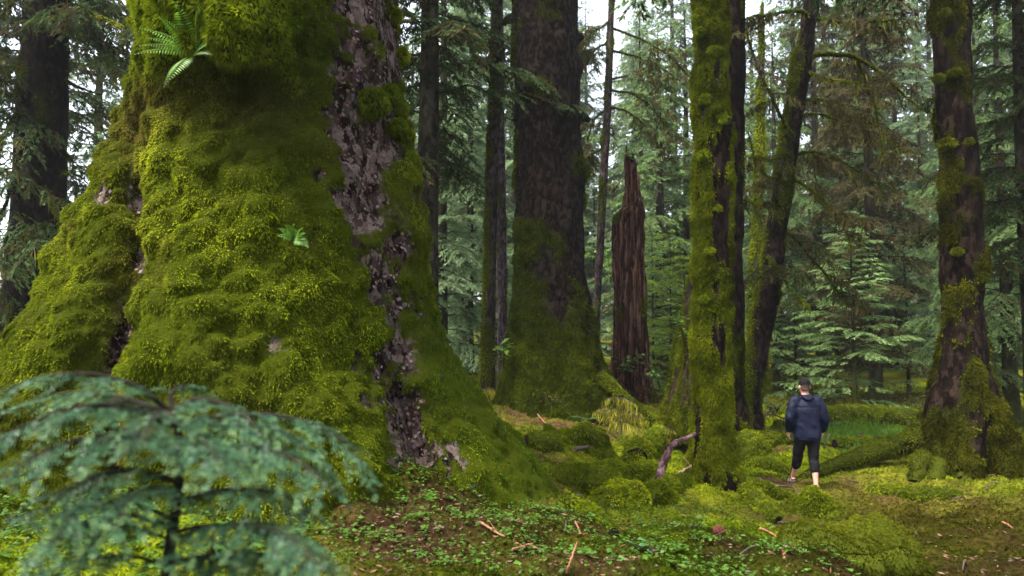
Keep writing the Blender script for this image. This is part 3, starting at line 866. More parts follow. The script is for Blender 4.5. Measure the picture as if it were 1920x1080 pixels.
for pl in ([(1146, 50), (1200, 70), (1250, 100), (1290, 140)], [(1142, 95), (1195, 108), (1240, 130), (1285, 165)], [(1140, 148), (1190, 140), (1235, 142), (1280, 150)],
           [(1137, 170), (1180, 172), (1215, 192), (1240, 220), (1260, 255)], [(1135, 200), (1175, 210), (1205, 232), (1222, 262)], [(1144, 40), (1110, 60), (1085, 95)],
           [(1140, 80), (1115, 95), (1098, 130)], [(1132, 210), (1112, 228), (1100, 262)], [(1128, 280), (1110, 285), (1098, 300)]):
    limb_part(slim3, pl, 23, .045, .015, M_BARK_GREY, rb, 'mid' if pl[1][0] > 1146 else 'dark', 7, 1.1, .8, rb.uniform(-1.5, 1), .8, .5, .11, .2, .1)

# broken red snag
def snag():
    rng = np.random.default_rng(14)
    ed = [(300, 1169, 1194), (330, 1167, 1197), (360, 1165, 1200), (388, 1164, 1206), (400, 1151, 1209), (450, 1151, 1210), (500, 1152, 1208), (600, 1151, 1211), (680, 1149, 1217),
          (720, 1143, 1226), (745, 1136, 1238), (790, 1130, 1246)]
    rows = rows_from_edges(ed, 20.0, .9)
    def rad(T, Z, R):
        k = -.22 * gauss((T - 4.9), .10) - .16 * gauss((T - 4.3), .07) - .12 * gauss(T - 5.5, .08) + .05 * np.sin(T * 5 + Z * .3)
        zt = pix(0, 400, 20)[2]
        k -= .35 * gauss((T - 3.4), .55) * sm(zt - .1, zt + .15, Z)
        return k
    G, T, Z, R = loft(rows, 280, 240, rad)
    P = G.reshape(-1, 3)
    G = push(G, (.10 * fbm(P * np.array((5, 5, .6)), 4, 4) - .10 * (1 - np.abs(fbm(P * np.array((7, 7, .45)), 2, 7))) ** 5 + .05 * fbm(P * np.array((17, 17, 1.6)), 4, 6) - .07 * (1 - np.abs(fbm(P * np.array((16, 16, .9)), 2, 27))) ** 6).reshape(T.shape))
    # splintered rim
    top = R[-1, 0]
    jag = (.55 * fbm(np.stack((np.cos(T[-1]) * 2.2, np.sin(T[-1]) * 2.2, T[-1] * 0), 1), 3, 5))
    for k in range(44):
        G[-1 - k, :, 2] += .8 * jag * (1 - k / 44) ** 2
    zl = pix(0, 690, 20)[2]
    m = np.clip(sm(.45, .75, .45 * gauss(Z - pix(0, 410, 20)[2], .35) * (np.cos(T) < .3) + .5 * (1 - sm(.3, zl + .3, Z)) + .30 + .6 * fbm(P * np.array((2, 2, .6)), 3, 9).reshape(T.shape)) * .8, 0, 1)
    b = (float(R[0, 1]), 20.0, gz1(R[0, 1], 20))
    t = thing('tree_snag', 'tall broken snag of split reddish rotten wood, right of the broad spruce', 'dead tree', b)
    a = Acc(); a.add(G.reshape(-1, 3), grid_faces(280, 240), None, m.ravel() * .8)
    c = np.vstack((G[-1], G[-1].mean(0)[None] - np.array((0, 0, .5)))); q_ = np.arange(240)
    a.add(c, np.stack((q_, (q_ + 1) % 240, np.full(240, 240)), 1))
    a.build('trunk', M_SNAG, t)
    Pm, Nm, _ = scatter(G, m * front(G) * (Z > 0), 7000, rng)
    a = Acc(); blades(a, Pm, Nm + rng.normal(0, .5, Pm.shape) + np.array((0, 0, -.2)), .07, .03, rng, mosscol(Pm, rng, .8, .2, .2), .2)
    a.build('moss', M_MOSS, t, False)
snag()

# mossy column right of centre
me_ = [(-300, 1304, 1362), (0, 1300, 1368), (100, 1301, 1370), (200, 1303, 1372), (300, 1302, 1372), (400, 1301, 1373), (500, 1300, 1373), (600, 1299, 1373), (700, 1298, 1375), (800, 1296, 1377),
       (860, 1291, 1381), (905, 1284, 1388), (960, 1278, 1396)]
me_ = [(y, l + 3, r - 4) for y, l, r in me_]
col_t, Gc, Tc, Zc, Rc = mossy_trunk('spruce_tree', 'moss shaggy straight trunk with a bare dark stick leaning on its foot', me_, 11.5, M_BARK_PURP,
            mfun(.56, .82, .5, 5, .30, (3.5, 3.5, .9), 1.1, 21, .60), 80000, .055, 21,
            [(-2.4, .10, .25, .0, 1.5), (-.7, .12, .22, .0, 1.3), (-1.5, .06, .2, 0, 1.5)], (17, .22), 1, 300, 110, .03, .055, .74, .10, .0, hang=.8)
rng = np.random.default_rng(4)
for (px, py, r) in [(1354, 222, .085), (1340, 98, .10), (1322, 185, .07), (1318, 290, .07), (1345, 390, .05), (1312, 60, .06), (1330, 470, .06), (1320, 560, .05)]:
    q = pix(px, py, 11.5 - .27); a = Acc(); moss_ball(a, a, q, r, rng, int(300 + 6000 * r), .05, 1.15, .8); a.build('moss_tuft', M_MOSS, col_t, False)

# brown trunk close behind it, flaring to the left
mossy_trunk('spruce_tree', 'purple brown trunk close behind the moss shaggy one, its flared foot showing left',
            [(-300, 1340, 1394), (0, 1330, 1397), (200, 1322, 1394), (400, 1310, 1392), (480, 1300, 1391), (540, 1290, 1390), (600, 1276, 1390), (650, 1267, 1389), (700, 1259, 1387), (740, 1252, 1389), (775, 1245, 1394), (820, 1240, 1400)],
            15.0, M_BARK_PURP, mfun(.08, .62, .8, 3.6, .32, (2.5, 2.5, .8), .7, 33, .3), 26000, .06, 33,
            [(-2.2, .22, .16, .5, 4), (-2.75, .15, .14, .5, 4), (-1.6, .12, .18, .5, 3), (-.6, .12, .2, .5, 2.5)], (18, .3), 1, 200, 110, .03, .04, .42, .15, .1, hang=.7)

# leaning hemlock with mossy arching limbs
le = [(-250, 1548, 1570), (-100, 1524, 1548), (0, 1508, 1535), (100, 1490, 1524), (200, 1476, 1508), (300, 1456, 1492), (400, 1441, 1478), (500, 1426, 1466), (600, 1408, 1450), (700, 1392, 1432), (760, 1384, 1423), (788, 1376, 1428), (830, 1366, 1436)]
lean, *_ = mossy_trunk('hemlock_tree', 'dark trunk leaning to the right with mossy arching limbs, beyond the walking person', le, 16.5, M_BARK_DARK,
            mfun(.22, .7, .6, 3.0, .40, (2.6, 2.6, 1.0), .8, 44), 14000, .06, 44, [(-2.3, .2, .25, 0, 1.6), (-.8, .2, .25, 0, 1.4)], (11, .2), 1, 180, 60, .035, .035, .9, .1)
rl = np.random.default_rng(45)
for (pl, r0, n, tone, ms) in [
        ([(1518, 108), (1550, 100), (1600, 106), (1640, 128), (1680, 165), (1720, 205), (1752, 222)], .075, 5, 'olive', .7),
        ([(1605, 110), (1622, 140), (1640, 180), (1652, 230), (1656, 285)], .045, 5, 'olive', .8),
        ([(1490, 262), (1470, 225), (1440, 175), (1415, 130), (1402, 60)], .05, 6, 'olive', .6),
        ([(1522, 30), (1490, 20), (1450, 28), (1410, 35), (1385, 45)], .055, 6, 'olive', 1.0),
        ([(1530, 35), (1570, 36), (1620, 30), (1680, 32)], .05, 7, 'olive', 1.2),
        ([(1512, 135), (1550, 150), (1590, 160), (1625, 168)], .04, 5, 'olive', .8),
        ([(1490, 218), (1520, 215), (1560, 225), (1600, 245), (1625, 240)], .04, 7, 'olive', 1.2),
        ([(1470, 330), (1500, 345), (1540, 372), (1580, 420), (1600, 470)], .045, 9, 'olive', 1.2),
        ([(1458, 420), (1490, 450), (1530, 500), (1565, 545), (1590, 575)], .045, 12, 'dark', .9),
        ([(1440, 480), (1460, 510), (1490, 560), (1520, 590)], .04, 9, 'dark', .8),
        ([(1478, 280), (1450, 300), (1420, 295), (1398, 292)], .035, 3, 'olive', .6),
        ([(1462, 385), (1440, 380), (1415, 390), (1398, 372)], .03, 5, 'olive', .8),
        ([(1500, 190), (1540, 190), (1590, 205), (1650, 250), (1690, 290)], .04, 10, 'olive', 1.3),
        ([(1484, 290), (1520, 285), (1570, 300), (1620, 330), (1660, 360)], .04, 10, 'dark', 1.1),
        ([(1470, 340), (1440, 330), (1415, 300), (1400, 250)], .03, 4, 'olive', 1.0)]:
    limb_part(lean, pl, 16.4, r0, .012, M_BARK_DARK, rl, tone, n, .8, ms, rl.uniform(-2.0, 1.2), .9, .8, .085, .15, .1, leafW=.03)

# pale mossy pole further back
mossy_trunk('slim_tree', 'yellow mossy pole standing between the brown trunk and the leaning hemlock',
            [(120, 1424, 1432), (180, 1420, 1434), (300, 1416, 1434), (400, 1412, 1430), (500, 1408, 1428), (600, 1404, 1425), (740, 1400, 1424), (790, 1396, 1428)], 23.0, M_BARK_GREY,
            mfun(.62, .6, 1, 3, .3, (4, 4, 1.2), .8, 50), 7000, .08, 50, None, (14, .03), 1, 100, 24, .03, .04, 1.15, .05)

# right tree with stilted roots
re_ = [(-300, 1742, 1806), (0, 1750, 1820), (100, 1752, 1825), (200, 1753, 1829), (300, 1757, 1833), (400, 1761, 1838), (500, 1765, 1842), (600, 1764, 1846), (650, 1762, 1849), (700, 1755, 1857), (740, 1746, 1868), (780, 1742, 1878), (820, 1744, 1892), (860, 1746, 1896), (900, 1748, 1900), (950, 1748, 1902)]
re_ = [(y, l + 7, r - 6) if y < 760 else (y, l, r) for y, l, r in re_]
right_t, Gr, Tr, Zr, Rr = mossy_trunk('spruce_tree', 'stout right hand spruce with mossy stripes and a big rooted foot near the walker', re_, 11.8, M_BARK_PURP,
            mfun(.26, .72, .4, 2.0, .15, (3.0, 3.0, 1.6), 1.15, 55), 45000, .055, 55,
            [(-1.62, -.42, .26, .55, 1.5), (-2.6, .16, .25, .2, 1.2), (-2.05, .24, .16, .2, 1.6), (-.9, .25, .22, .2, 1.6), (-.3, .2, .2, .2, 1.2)], (17, .2), .95, 260, 130, .04, .05, .48, .32, 0)
rng = np.random.default_rng(6)
for (px, py, r) in [(1772, 22, .06), (1790, 135, .09), (1760, 145, .07), (1776, 268, .12), (1795, 470, .06), (1815, 265, .07)]:
    q = pix(px, py, 11.8 - .3); a = Acc(); moss_ball(a, a, q, r * .9, rng, int(250 + 5000 * r), .055, .7, .6, .3); a.build('moss_tuft', M_MOSS, right_t, False)

def tube_grid(pts, rad, nz, nth, seed, rough=.15):
    pts = np.asarray(pts, float); s0 = np.r_[0, np.cumsum(np.linalg.norm(np.diff(pts, axis=0), axis=1))]; s0 /= s0[-1]
    s = np.linspace(0, 1, nz)
    q = np.stack([np.interp(s, s0, pts[:, k]) for k in range(3)], 1)
    for _ in range(4): q[1:-1] = (q[:-2] + 2 * q[1:-1] + q[2:]) / 4
    r = np.interp(s, s0, np.broadcast_to(rad, (len(pts),)))
    t = nrm(np.gradient(q, axis=0)); ref = np.array((0, 0, 1.)) if abs(t[:, 2]).mean() < .8 else np.array((0, 1., 0))
    a = nrm(np.cross(t, ref)); b = np.cross(a, t)
    th = -np.arange(nth) / nth * 2 * PI
    G = q[:, None] + (a[:, None] * np.cos(th)[None, :, None] + b[:, None] * np.sin(th)[None, :, None]) * r[:, None, None]
    n = fbm(G.reshape(-1, 3) * 4.5, 3, seed).reshape(nz, nth)
    c = q[:, None]
    return c + (G - c) * (1 + rough * 1.6 * n)[..., None]

def mossy_limb(pts, rad, rng, seed, parent=None, pname='root', bark=None, n=3000, L=.05, bright=.9, brown=.15, mcover=.75, hang=.1, nz=70, nth=20, rough=.2):
    """a root or log: bark tube, moss pelt over most of it; returns nothing, adds two parts"""
    G = tube_grid(pts, rad, nz, nth, seed, rough)
    P = G.reshape(-1, 3)
    N = grid_normals(G)
    m = sm(.2, .7, mcover + .5 * fbm(P * 3, 3, seed + 2).reshape(nz, nth) + .25 * N[..., 2])
    a = Acc(); a.add(P, grid_faces(nz, nth), None, m.ravel() * .9)
    for e in (0, -1):
        c = np.vstack((G[e], G[e].mean(0)[None])); k = np.arange(nth)
        a.add(c, np.stack((k, (k + 1) % nth, np.full(nth, nth)), 1))
    o = a.build(pname, bark or M_BARK_PURP, parent)
    o['_w'] = parent.location[:]
    Pm, Nm, _ = scatter(G, m + 1e-3, n, rng)
    l = L * rng.uniform(.5, 1.4, n)
    b = Acc(); blades(b, Pm, Nm + rng.normal(0, .5, Pm.shape) + np.array((0, 0, -hang)), l, l * .42, rng, mosscol(Pm, rng, bright, brown, .1, seed), .25)
    b.build('moss', M_MOSS, o, False)
def onground(pl, lift=0.0):
    out = []
    for p in pl:
        q = ghit(p[0], p[1]); q[2] += lift + (p[2] if len(p) > 2 else 0)
        out.append(q)
    return np.array(out)
rng = np.random.default_rng(61)
for (pl, rd, n) in [
        ([(1762, 868, .75), (1722, 872, .42), (1690, 874, .30), (1650, 876, .26), (1610, 878, .20), (1575, 886, .12), (1540, 893, .05), (1490, 900, -.03)], [.24, .21, .17, .15, .14, .12, .09, .05], 10000),
        ([(1740, 868, .28), (1728, 888, .15), (1716, 902, -.03)], [.17, .13, .10], 2200),
        ([(1765, 866, .32), (1788, 884, .15), (1805, 899, -.03)], [.13, .10, .08], 1500),
        ([(1860, 860, .80), (1890, 872, .42), (1925, 888, .15), (1960, 900, .0)], [.22, .20, .16, .12], 4000),
        ([(1838, 866, .40), (1826, 884, .18), (1812, 903, -.05)], [.14, .11, .08], 1500),
        ([(1790, 862, .55), (1770, 880, .25), (1752, 900, -.04)], [.17, .13, .09], 2200),
        ([(1875, 862, .5), (1905, 880, .28), (1960, 892, .05)], [.17, .14, .10], 2200),

        ([(1650, 868, .12), (1600, 866, .08), (1560, 874, .02)], [.10, .08, .05], 1500)]:
    mossy_limb(onground(pl), rd, rng, 60 + n % 17, right_t, 'root', M_BARK_PURP, n, .04, .62, .22, .62)

# far left dark spruce
lt, *_ = mossy_trunk('spruce_tree', 'dark spruce trunk at the far left edge behind the giant spruce', [(-300, 62, 128), (0, 52, 124), (100, 48, 122), (200, 40, 120), (300, 33, 118), (400, 26, 117), (500, 20, 116), (560, 15, 118), (640, 5, 122), (720, -10, 130)], 14.0, M_BARK_DARK,
            mfun(.10, .4, 1, 3, .2, (3, 3, 1), .6, 71), 5000, .06, 71, None, (17, .35), 1, 160, 60, .03, .02, .7, .25)
rl = np.random.default_rng(72)
for (pl, n, tone, dY) in [
        ([(60, 70), (110, 30), (170, 25), (230, 50)], 12, 'dark', -2), ([(110, 10), (150, 60), (200, 110), (235, 150)], 14, 'dark', -1), ([(60, 120), (20, 130), (-10, 170), (-30, 220)], 12, 'dark', -1),
        ([(50, 200), (20, 230), (0, 290), (-20, 350)], 12, 'dark', -2), ([(60, 330), (90, 360), (110, 420), (115, 480)], 9, 'dark', -1.5), ([(50, 300), (20, 340), (0, 420), (-20, 480)], 12, 'mid', -1.5),
        ([(40, 400), (10, 450), (-20, 540)], 9, 'mid', -1), ([(118, 150), (150, 165), (195, 178)], 1, 'olive', .3), ([(116, 270), (135, 300), (145, 305)], 0, 'olive', .2), ([(112, 325), (124, 327)], 0, 'olive', -.5),
        ([(70, 380), (110, 420), (150, 470), (170, 520)], 8, 'dark', .5), ([(110, -30), (160, -10), (215, 20), (250, 70)], 14, 'dark', -.5), ([(70, -40), (30, -10), (-10, 30), (-40, 90)], 14, 'dark', -1)]:
    limb_part(lt, pl, 14, .05, .012, M_BARK_DARK, rl, tone, n, 1.2, .35 if n > 1 else .2, dY, 1.0, .4, .085, .1, .15, leafW=.03)

# unseen living crowns of the near trees, added above frame to shade the floor
def shade_crown(tree, x, y, z0, z1, n, Lmax, tone, seed, slope=0.0):
    rng = np.random.default_rng(seed)
    w, l, h = Acc(), Acc(), Acc()
    az = rng.uniform(0, 6.28)
    for k in range(n):
        f = k / n; z = z0 + (z1 - z0) * f; az += 2.4 + rng.normal(0, .3)
        branch(w, l, h, rng, (x + slope * (z - z0), y, z), az, Lmax * (1 - .7 * f) * rng.uniform(.6, 1.1), .12, rng.uniform(.25, .5), .05, .11, .42, .16, .055, .028, tone, .4, .7)
    w.build('limbs', M_BARK_DARK, tree); l.build('crown', M_LEAF, tree, False); h.build('hanging_moss', M_MOSS, tree, False)
shade_crown(hb, -3.1, Y0, 9.0, 14.5, 16, 4.6, 'dark', 801)
shade_crown(ctree, 1.0, 18.0, 14.5, 19.5, 20, 4.5, 'dark', 802)
shade_crown(col_t, 3.5, 11.5, 9.8, 17, 18, 3.4, 'mid', 803)
shade_crown(right_t, 7.3, 11.8, 10.3, 17, 24, 3.6, 'dark', 804)
shade_crown(lt, -9.3, 14.0, 9.5, 17, 22, 3.8, 'dark', 806)

# ================================================================== THE FOREST BEHIND
SPEC = {
    'dark':  dict(seed=101, H=25, cb=6.5, Lmax=4.2, tone='dark', mossy=.35, r0=.36, droop=.42, hang=.7, dead=8),
    'mid':   dict(seed=102, H=16, cb=2.4, Lmax=3.8, tone='mid', mossy=.25, r0=.30, droop=.36, hang=.6, dead=6),
    'mid2':  dict(seed=112, H=18, cb=1.4, Lmax=4.0, tone='mid', mossy=.12, r0=.26, droop=.40, hang=.8, dead=4),
    'pale':  dict(seed=103, H=21, cb=.9, Lmax=3.4, tone='pale', mossy=.05, r0=.22, droop=.38, hang=.6),
    'pale2': dict(seed=113, H=18, cb=.6, Lmax=3.0, tone='pale', mossy=.08, r0=.18, droop=.30, hang=.5, bare=.12),
    'olive': dict(seed=104, H=24, cb=2.0, Lmax=3.2, tone='olive', mossy=.9, r0=.24, droop=.45, hang=.8, dead=8, bare=.15),
    'young': dict(seed=105, H=7.0, cb=.35, Lmax=2.4, tone='fresh', mossy=0, r0=.07, step=.10, droop=.22, rise=.18, leafL=.085, leafW=.030, dens=.017, spacing=.06, shape=.75, hang=.35),
    'lime':  dict(seed=106, H=4.6, cb=.2, Lmax=1.5, tone='lime', mossy=0, r0=.05, step=.10, droop=.20, rise=.25, leafL=.085, leafW=.034, dens=.022, spacing=.07, shape=.6, hang=.3),
}
BG = [  # photo x, depth, kind, scale, turn, label
    (30, 21, 'dark', 1.0, .3, 'dark drooping hemlock at the far left edge, behind the dark spruce trunk'),
    (172, 46, 'pale', 1.25, 1.0, 'hazy grey green conifer seen through the gap left of the giant spruce'),
    
    (800, 17.5, 'dark', .95, .2, 'dark hemlock with overhanging boughs close behind the right side of the giant spruce'),
    (828, 25, 'pale', 1.0, 2.2, 'pale green tiered hemlock between the giant spruce and the slim pair of trees'),
    (880, 31, 'pale2', 1.15, 1.1, 'light green hemlock just left of the slim pair of trees'),
    (770, 36, 'mid', 1.0, 3.3, None), (925, 42, 'pale', 1.2, .4, None), (960, 55, 'mid', 1.2, 5, None), (868, 60, 'mid2', 1.2, 2.9, None),
    (1116, 42, 'pale2', .6, 1.7, 'small hazy conifer in the bright gap right of the broad spruce'),
    (1240, 30, 'mid', 1.0, .1, 'dark stemmed conifer behind the broken snag'),
    (1205, 36, 'pale', .85, 4.4, None), (1292, 34, 'mid2', 1.0, 3.0, None), (1195, 62, 'mid', 1.0, 2.0, None), (1270, 58, 'pale', 1.2, 1.2, None),
    (1285, 20.5, 'lime', 1.0, 0, 'yellow green young hemlock between the broken snag and the moss shaggy trunk'),
    (1258, 23.5, 'lime', 1.25, 2.6, 'taller light green young hemlock just right of the broken snag'),
    (1225, 26, 'young', .9, 2.0, 'low young hemlock at the right foot of the broken snag'),
    (1460, 28, 'mid2', .85, 1.4, 'bushy green hemlock behind the leaning dark trunk'),
    (1540, 33, 'olive', 1.0, .7, 'hemlock hung with brownish moss, above the head of the walker'),
    (1640, 25.5, 'olive', .95, 2.6, 'thin dark stemmed tree with ragged mossy boughs right of the walker'),
    (1600, 23, 'young', 1.0, 3.0, 'bright young hemlock with flat lacy tiers directly behind the walker'),
    (1700, 27, 'young', 1.0, 5.0, 'second lacy young hemlock, at the left of the right hand spruce'),
    (1490, 26, 'young', .75, 1.0, 'small young hemlock by the foot of the leaning trunk'),
    (1577, 40, 'mid', 1.0, 4.0, None), (1500, 44, 'pale', 1.1, 2.1, None), (1620, 50, 'mid2', 1.1, 1.0, None), (1690, 44, 'pale2', 1.15, .1, None),
    (1735, 36, 'pale', .75, 3.7, 'light green conifer just left of the right hand spruce'), (1760, 58, 'pale', 1.1, 2.4, None), (1420, 50, 'mid', 1.1, .6, None), (1660, 70, 'mid', 1.2, 2.7, None),
    (1380, 38, 'mid', 1.0, 3.9, None), (1560, 70, 'pale', 1.3, 4.4, None),
    (1890, 19, 'mid2', .75, 1.9, 'green hemlock at the right edge behind the right hand spruce'),
    (1935, 13.5, 'dark', .55, 2.6, 'dark overhanging hemlock at the upper right corner'),
    (1850, 30, 'mid2', 1.0, 4.7, None), (1900, 42, 'pale', 1.2, 0.6, None), (1830, 55, 'mid', 1.2, 3.1, None),
    (1060, 60, 'mid2', 1.1, 1.0, None), (1010, 70, 'pale', 1.3, 1.6, None), (700, 50, 'mid', 1.2, .9, None),
]
GROUPS = {'young': 'young hemlocks', 'lime': 'young hemlocks'}
protos = {}
FAR_LABEL = 'hazy conifer standing deep in the forest among others of its kind'
rb2 = np.random.default_rng(91)
for k in range(14):
    Yk = rb2.uniform(48, 95); BG.append((float(rb2.uniform(420, 2070)), Yk, ['mid', 'mid2', 'pale', 'pale2', 'dark'][k % 5], float(rb2.uniform(.9, 1.25)), float(rb2.uniform(0, 6.2)), None))
for (px, Yd, kind, sc, turn, label) in BG:
    q = pix(px, 620, Yd)
    loc = (q[0], Yd, gz1(q[0], Yd) - .05)
    nm = 'young_hemlock_tree' if kind in ('young', 'lime') else 'conifer_tree'
    grp = GROUPS.get(kind, 'forest conifers in the background')
    t = thing(nm, label or FAR_LABEL, 'tree', loc, grp if label else 'far forest conifers')
    if kind not in protos:
        parts = []
        t0 = thing('temporary', 'x', 'x', (0, 0, 0))
        tr, wd, lf, hr = conifer_parts(**SPEC[kind])
        parts.append(tr.build('trunk', M_BARK_FAR, t0))
        parts.append(wd.build('branches', M_BARK_FAR, t0))
        parts.append(lf.build('crown', M_LEAF, t0, False))
        if hr.n: parts.append(hr.build('hanging_moss', M_MOSS, t0, False))
        protos[kind] = parts
        for p in parts: p.parent = t
        bpy.data.objects.remove(t0)
    else:
        for p in protos[kind]:
            c = p.copy(); SC.collection.objects.link(c); c.parent = t
    t.rotation_euler = (0, 0, turn)
    sc *= 1 + max(0, Yd - 30) / 45
    t.scale = (sc, sc, sc)

# ================================================================== FOREST FLOOR THINGS
def hummock(name, label, px, py, wpx, hpx, seed, n=2600, bright=1.1, brown=.02, cat='moss mound', group='moss mounds between the trunks', green=.05, depth=.8, L=.055):
    rng = np.random.default_rng(seed)
    q = ghit(px, py); w = wpx / 2 * q[1] / FPX; h = hpx * q[1] / FPX
    zz = np.linspace(-.15, .999, 26)
    rows = [(q[2] + h * z, q[0], q[1] + w * depth * .5, w * math.sqrt(max(0, 1 - max(0, z) ** 2.2)) + .003, w * depth * math.sqrt(max(0, 1 - max(0, z) ** 2.2)) + .003) for z in zz]
    G, T, Z, R = loft(rows, 40, 40)
    P = G.reshape(-1, 3)
    G = push(G, (w * .42 * fbm(P * (1.2 / w), 3, seed) + .05 * fbm(P * 6, 3, seed + 1)).reshape(T.shape))
    t = thing(name, label, cat, (q[0], q[1], q[2]), group)
    m = np.full(T.shape, .95)
    a = Acc(); a.add(G.reshape(-1, 3), grid_faces(40, 40), None, m.ravel()); 
    c = np.vstack((G[-1], G[-1].mean(0)[None])); k = np.arange(40); a.add(c, np.stack((k, (k + 1) % 40, np.full(40, 40)), 1), None, .95)
    a.build('mound_body', M_BARK_PURP, t)
    Pm, Nm, _ = scatter(G, np.ones(T.shape), n, rng)
    l = L * rng.uniform(.5, 1.4, n)
    b = Acc(); blades(b, Pm, Nm + rng.normal(0, .5, Pm.shape) + np.array((0, 0, -.15)), l, l * .42, rng, mosscol(Pm, rng, bright, brown, green, seed), .25)
    b.build('moss', M_MOSS, t, False)
for k, (px, py, w, h, lab) in enumerate([
        (1110, 852, 85, 46, 'rounded bright moss mound in the clearing, in front of the broad spruce'),
        (1095, 925, 110, 46, 'dark topped moss mound right beside the root tip of the giant spruce'),
        (1200, 866, 60, 42, 'upright moss hummock left of the leaning bare stick'),
        (1160, 950, 95, 30, 'low mossy lump in front of the bare stick and left of the shaggy trunk'),
        (1230, 945, 60, 30, 'small mossy lump touching the foot of the bare stick'),
(1045, 830, 70, 26, 'small yellow green moss mound near the foot of the broad spruce'),
        (1410, 858, 90, 34, 'long low moss mound between the shaggy trunk and the walker'),
        (1530, 965, 60, 40, 'moss covered stub in the floor just before the walker'),
(1490, 812, 80, 16, 'flat mossy rise left of the walker'),
        (1640, 1062, 260, 34, 'dark mossy swell at the bottom right'),
        (1240, 812, 40, 24, 'dark mossy knob left of the brown trunk')]):
    hummock('moss_mound', lab, px, py, w, h, 200 + k, 9000 if k == 9 else 3200, .42 if k in (9, 10) else 1.0, .2 if k == 9 else .04, green=.05, L=.026 if k == 9 else .045)

rng = np.random.default_rng(300)
def log_thing(name, label, pts, rad, seed, n, cat='log', bark=None, bright=1.0, brown=.1, mcover=.75, L=.055, group=None, rough=.2):
    t = thing(name, label, cat, pts[0], group)
    mossy_limb(pts, rad, rng, seed, t, 'wood', bark, n, L, bright, brown, mcover, .15, rough=rough)
    return t
log_thing('mossy_log', 'long fallen mossy log lying across the clearing beyond the walker', onground([(1490, 792), (1560, 796), (1660, 798), (1760, 800)], .22), [.26, .27, .25, .22], 301, 7000, bright=1.1)
log_thing('mossy_log', 'thin mossy log angled on the ground left of the bare stick', onground([(1150, 915), (1185, 902), (1225, 880)], .08), [.08, .09, .07], 302, 2200)
log_thing('mossy_log', 'stubby mossy log rising beside the shaggy trunk foot', onground([(1195, 872, .05), (1220, 858, .22), (1240, 835, .30)], .05), [.17, .16, .10], 303, 3000, bright=1.1)
log_thing('mossy_log', 'crooked mossy limb on the floor right of the shaggy trunk', onground([(1390, 908), (1440, 925), (1490, 945), (1530, 955)], .05), [.06, .055, .05, .04], 304, 2500)
log_thing('mossy_log', 'curved thin mossy root on the floor below the walker', onground([(1470, 990), (1530, 990), (1580, 1000), (1625, 1020)], .03), [.025, .028, .022, .014], 305, 1200, L=.035)
log_thing('mossy_log', 'low mossy log left of the walker near the leaning trunk', onground([(1380, 842), (1430, 838), (1475, 832)], .12), [.17, .16, .13], 306, 3000)
log_thing('mossy_log', 'fallen mossy limb in the grass right of the walker', onground([(1565, 842), (1640, 834), (1720, 836)], .08), [.10, .10, .08], 307, 2500)
log_thing('mossy_log', 'mossy root running off the foot of the broad spruce', np.array([pix(1125, 705, 17.2), pix(1150, 728, 16.9), pix(1178, 752, 16.6), pix(1205, 770, 16.4), pix(1225, 790, 16.2)]), [.16, .12, .10, .08, .05], 308, 3000, 'root')

for k, (lab, pl, rd) in enumerate([
        ('buried mossy root running left from the foot of the shaggy trunk', [(1292, 905), (1240, 926), (1188, 948)], .10),
        ('buried mossy root running toward the viewer from the shaggy trunk', [(1368, 902), (1420, 948), (1462, 985)], .10),
        ('mossy root continuing the tip of the giant root along the floor', [(1052, 940), (1098, 962), (1150, 1004)], .09),
        ('mossy ridge of a buried log behind the round mound', [(985, 832), (1040, 838), (1092, 832)], .14),
        ('mossy ridge of a buried log left of the brown trunk foot', [(1160, 836), (1220, 846), (1262, 838)], .13),
        ('short mossy root ridge beside the bare stick', [(1105, 888), (1150, 882), (1196, 896)], .10),
        ('mossy root ridge between the shaggy trunk and the walker', [(1392, 876), (1440, 872), (1486, 884)], .10),
        ('broad buried log swelling under the moss at the right', [(1640, 925), (1720, 935), (1800, 930)], .10)]):
    log_thing('mossy_root', lab, onground(pl, .01), [rd, rd * 1.15, rd * .7], 320 + k, 3000, 'root', None, .95, .05, .9, .045, 'buried mossy roots and logs', .35)

def stick(label, pts, rad, mat, name='fallen_stick', cat='stick', group=None, twigs=0):
    t = thing(name, label, cat, pts[0], group)
    a = Acc()
    pts = np.asarray(pts, float); ss = np.linspace(0, 1, 24); s = np.linspace(0, 1, len(pts))
    q = np.stack([np.interp(ss, s, pts[:, k]) for k in range(3)], 1)
    for _ in range(2): q[1:-1] = (q[:-2] + 2 * q[1:-1] + q[2:]) / 4
    q[1:-1] += rng.normal(0, rad * .22, (22, 3))
    a.tube(q, rad * (1.15 - .6 * ss) * (1 + .12 * rng.normal(0, 1, 24)), 8, 0)
    for k in range(twigs):
        i = rng.integers(4, 20); d = nrm(rng.normal(size=3) + np.array((0, 0, .5)))
        a.tube(q[i] + d * np.linspace(0, rad * 14, 5)[:, None], rad * .4 * np.linspace(1, .3, 5), 5, 0)
    a.build('wood', mat, t)
    return t
b0 = ghit(1230, 912)
stick('thick bare purple brown stick with a kink, leaning against the shaggy mossy trunk', [b0 + np.array((0, 0, -.03)), pix(1240, 882, b0[1] + .03), pix(1254, 842, b0[1] + .1), pix(1262, 834, b0[1] + .1), pix(1282, 824, 11.2), pix(1306, 813, 11.25)], .058, M_STICK, 'leaning_stick')
stick('thin pale broken stick propped at the foot of the shaggy trunk', [ghit(1252, 908), pix(1272, 888, 10.9), pix(1296, 872, 11.1)], .022, M_TWIG)
stick('short pale twig forked upward by the foot of the shaggy trunk', [pix(1282, 858, 10.9), pix(1290, 868, 10.95), pix(1296, 876, 11.0)], .010, M_TWIG)
stick('short dark branch lying on the round moss mound', onground([(1078, 856), (1100, 852), (1128, 845)], .12), .03, M_DTWIG)
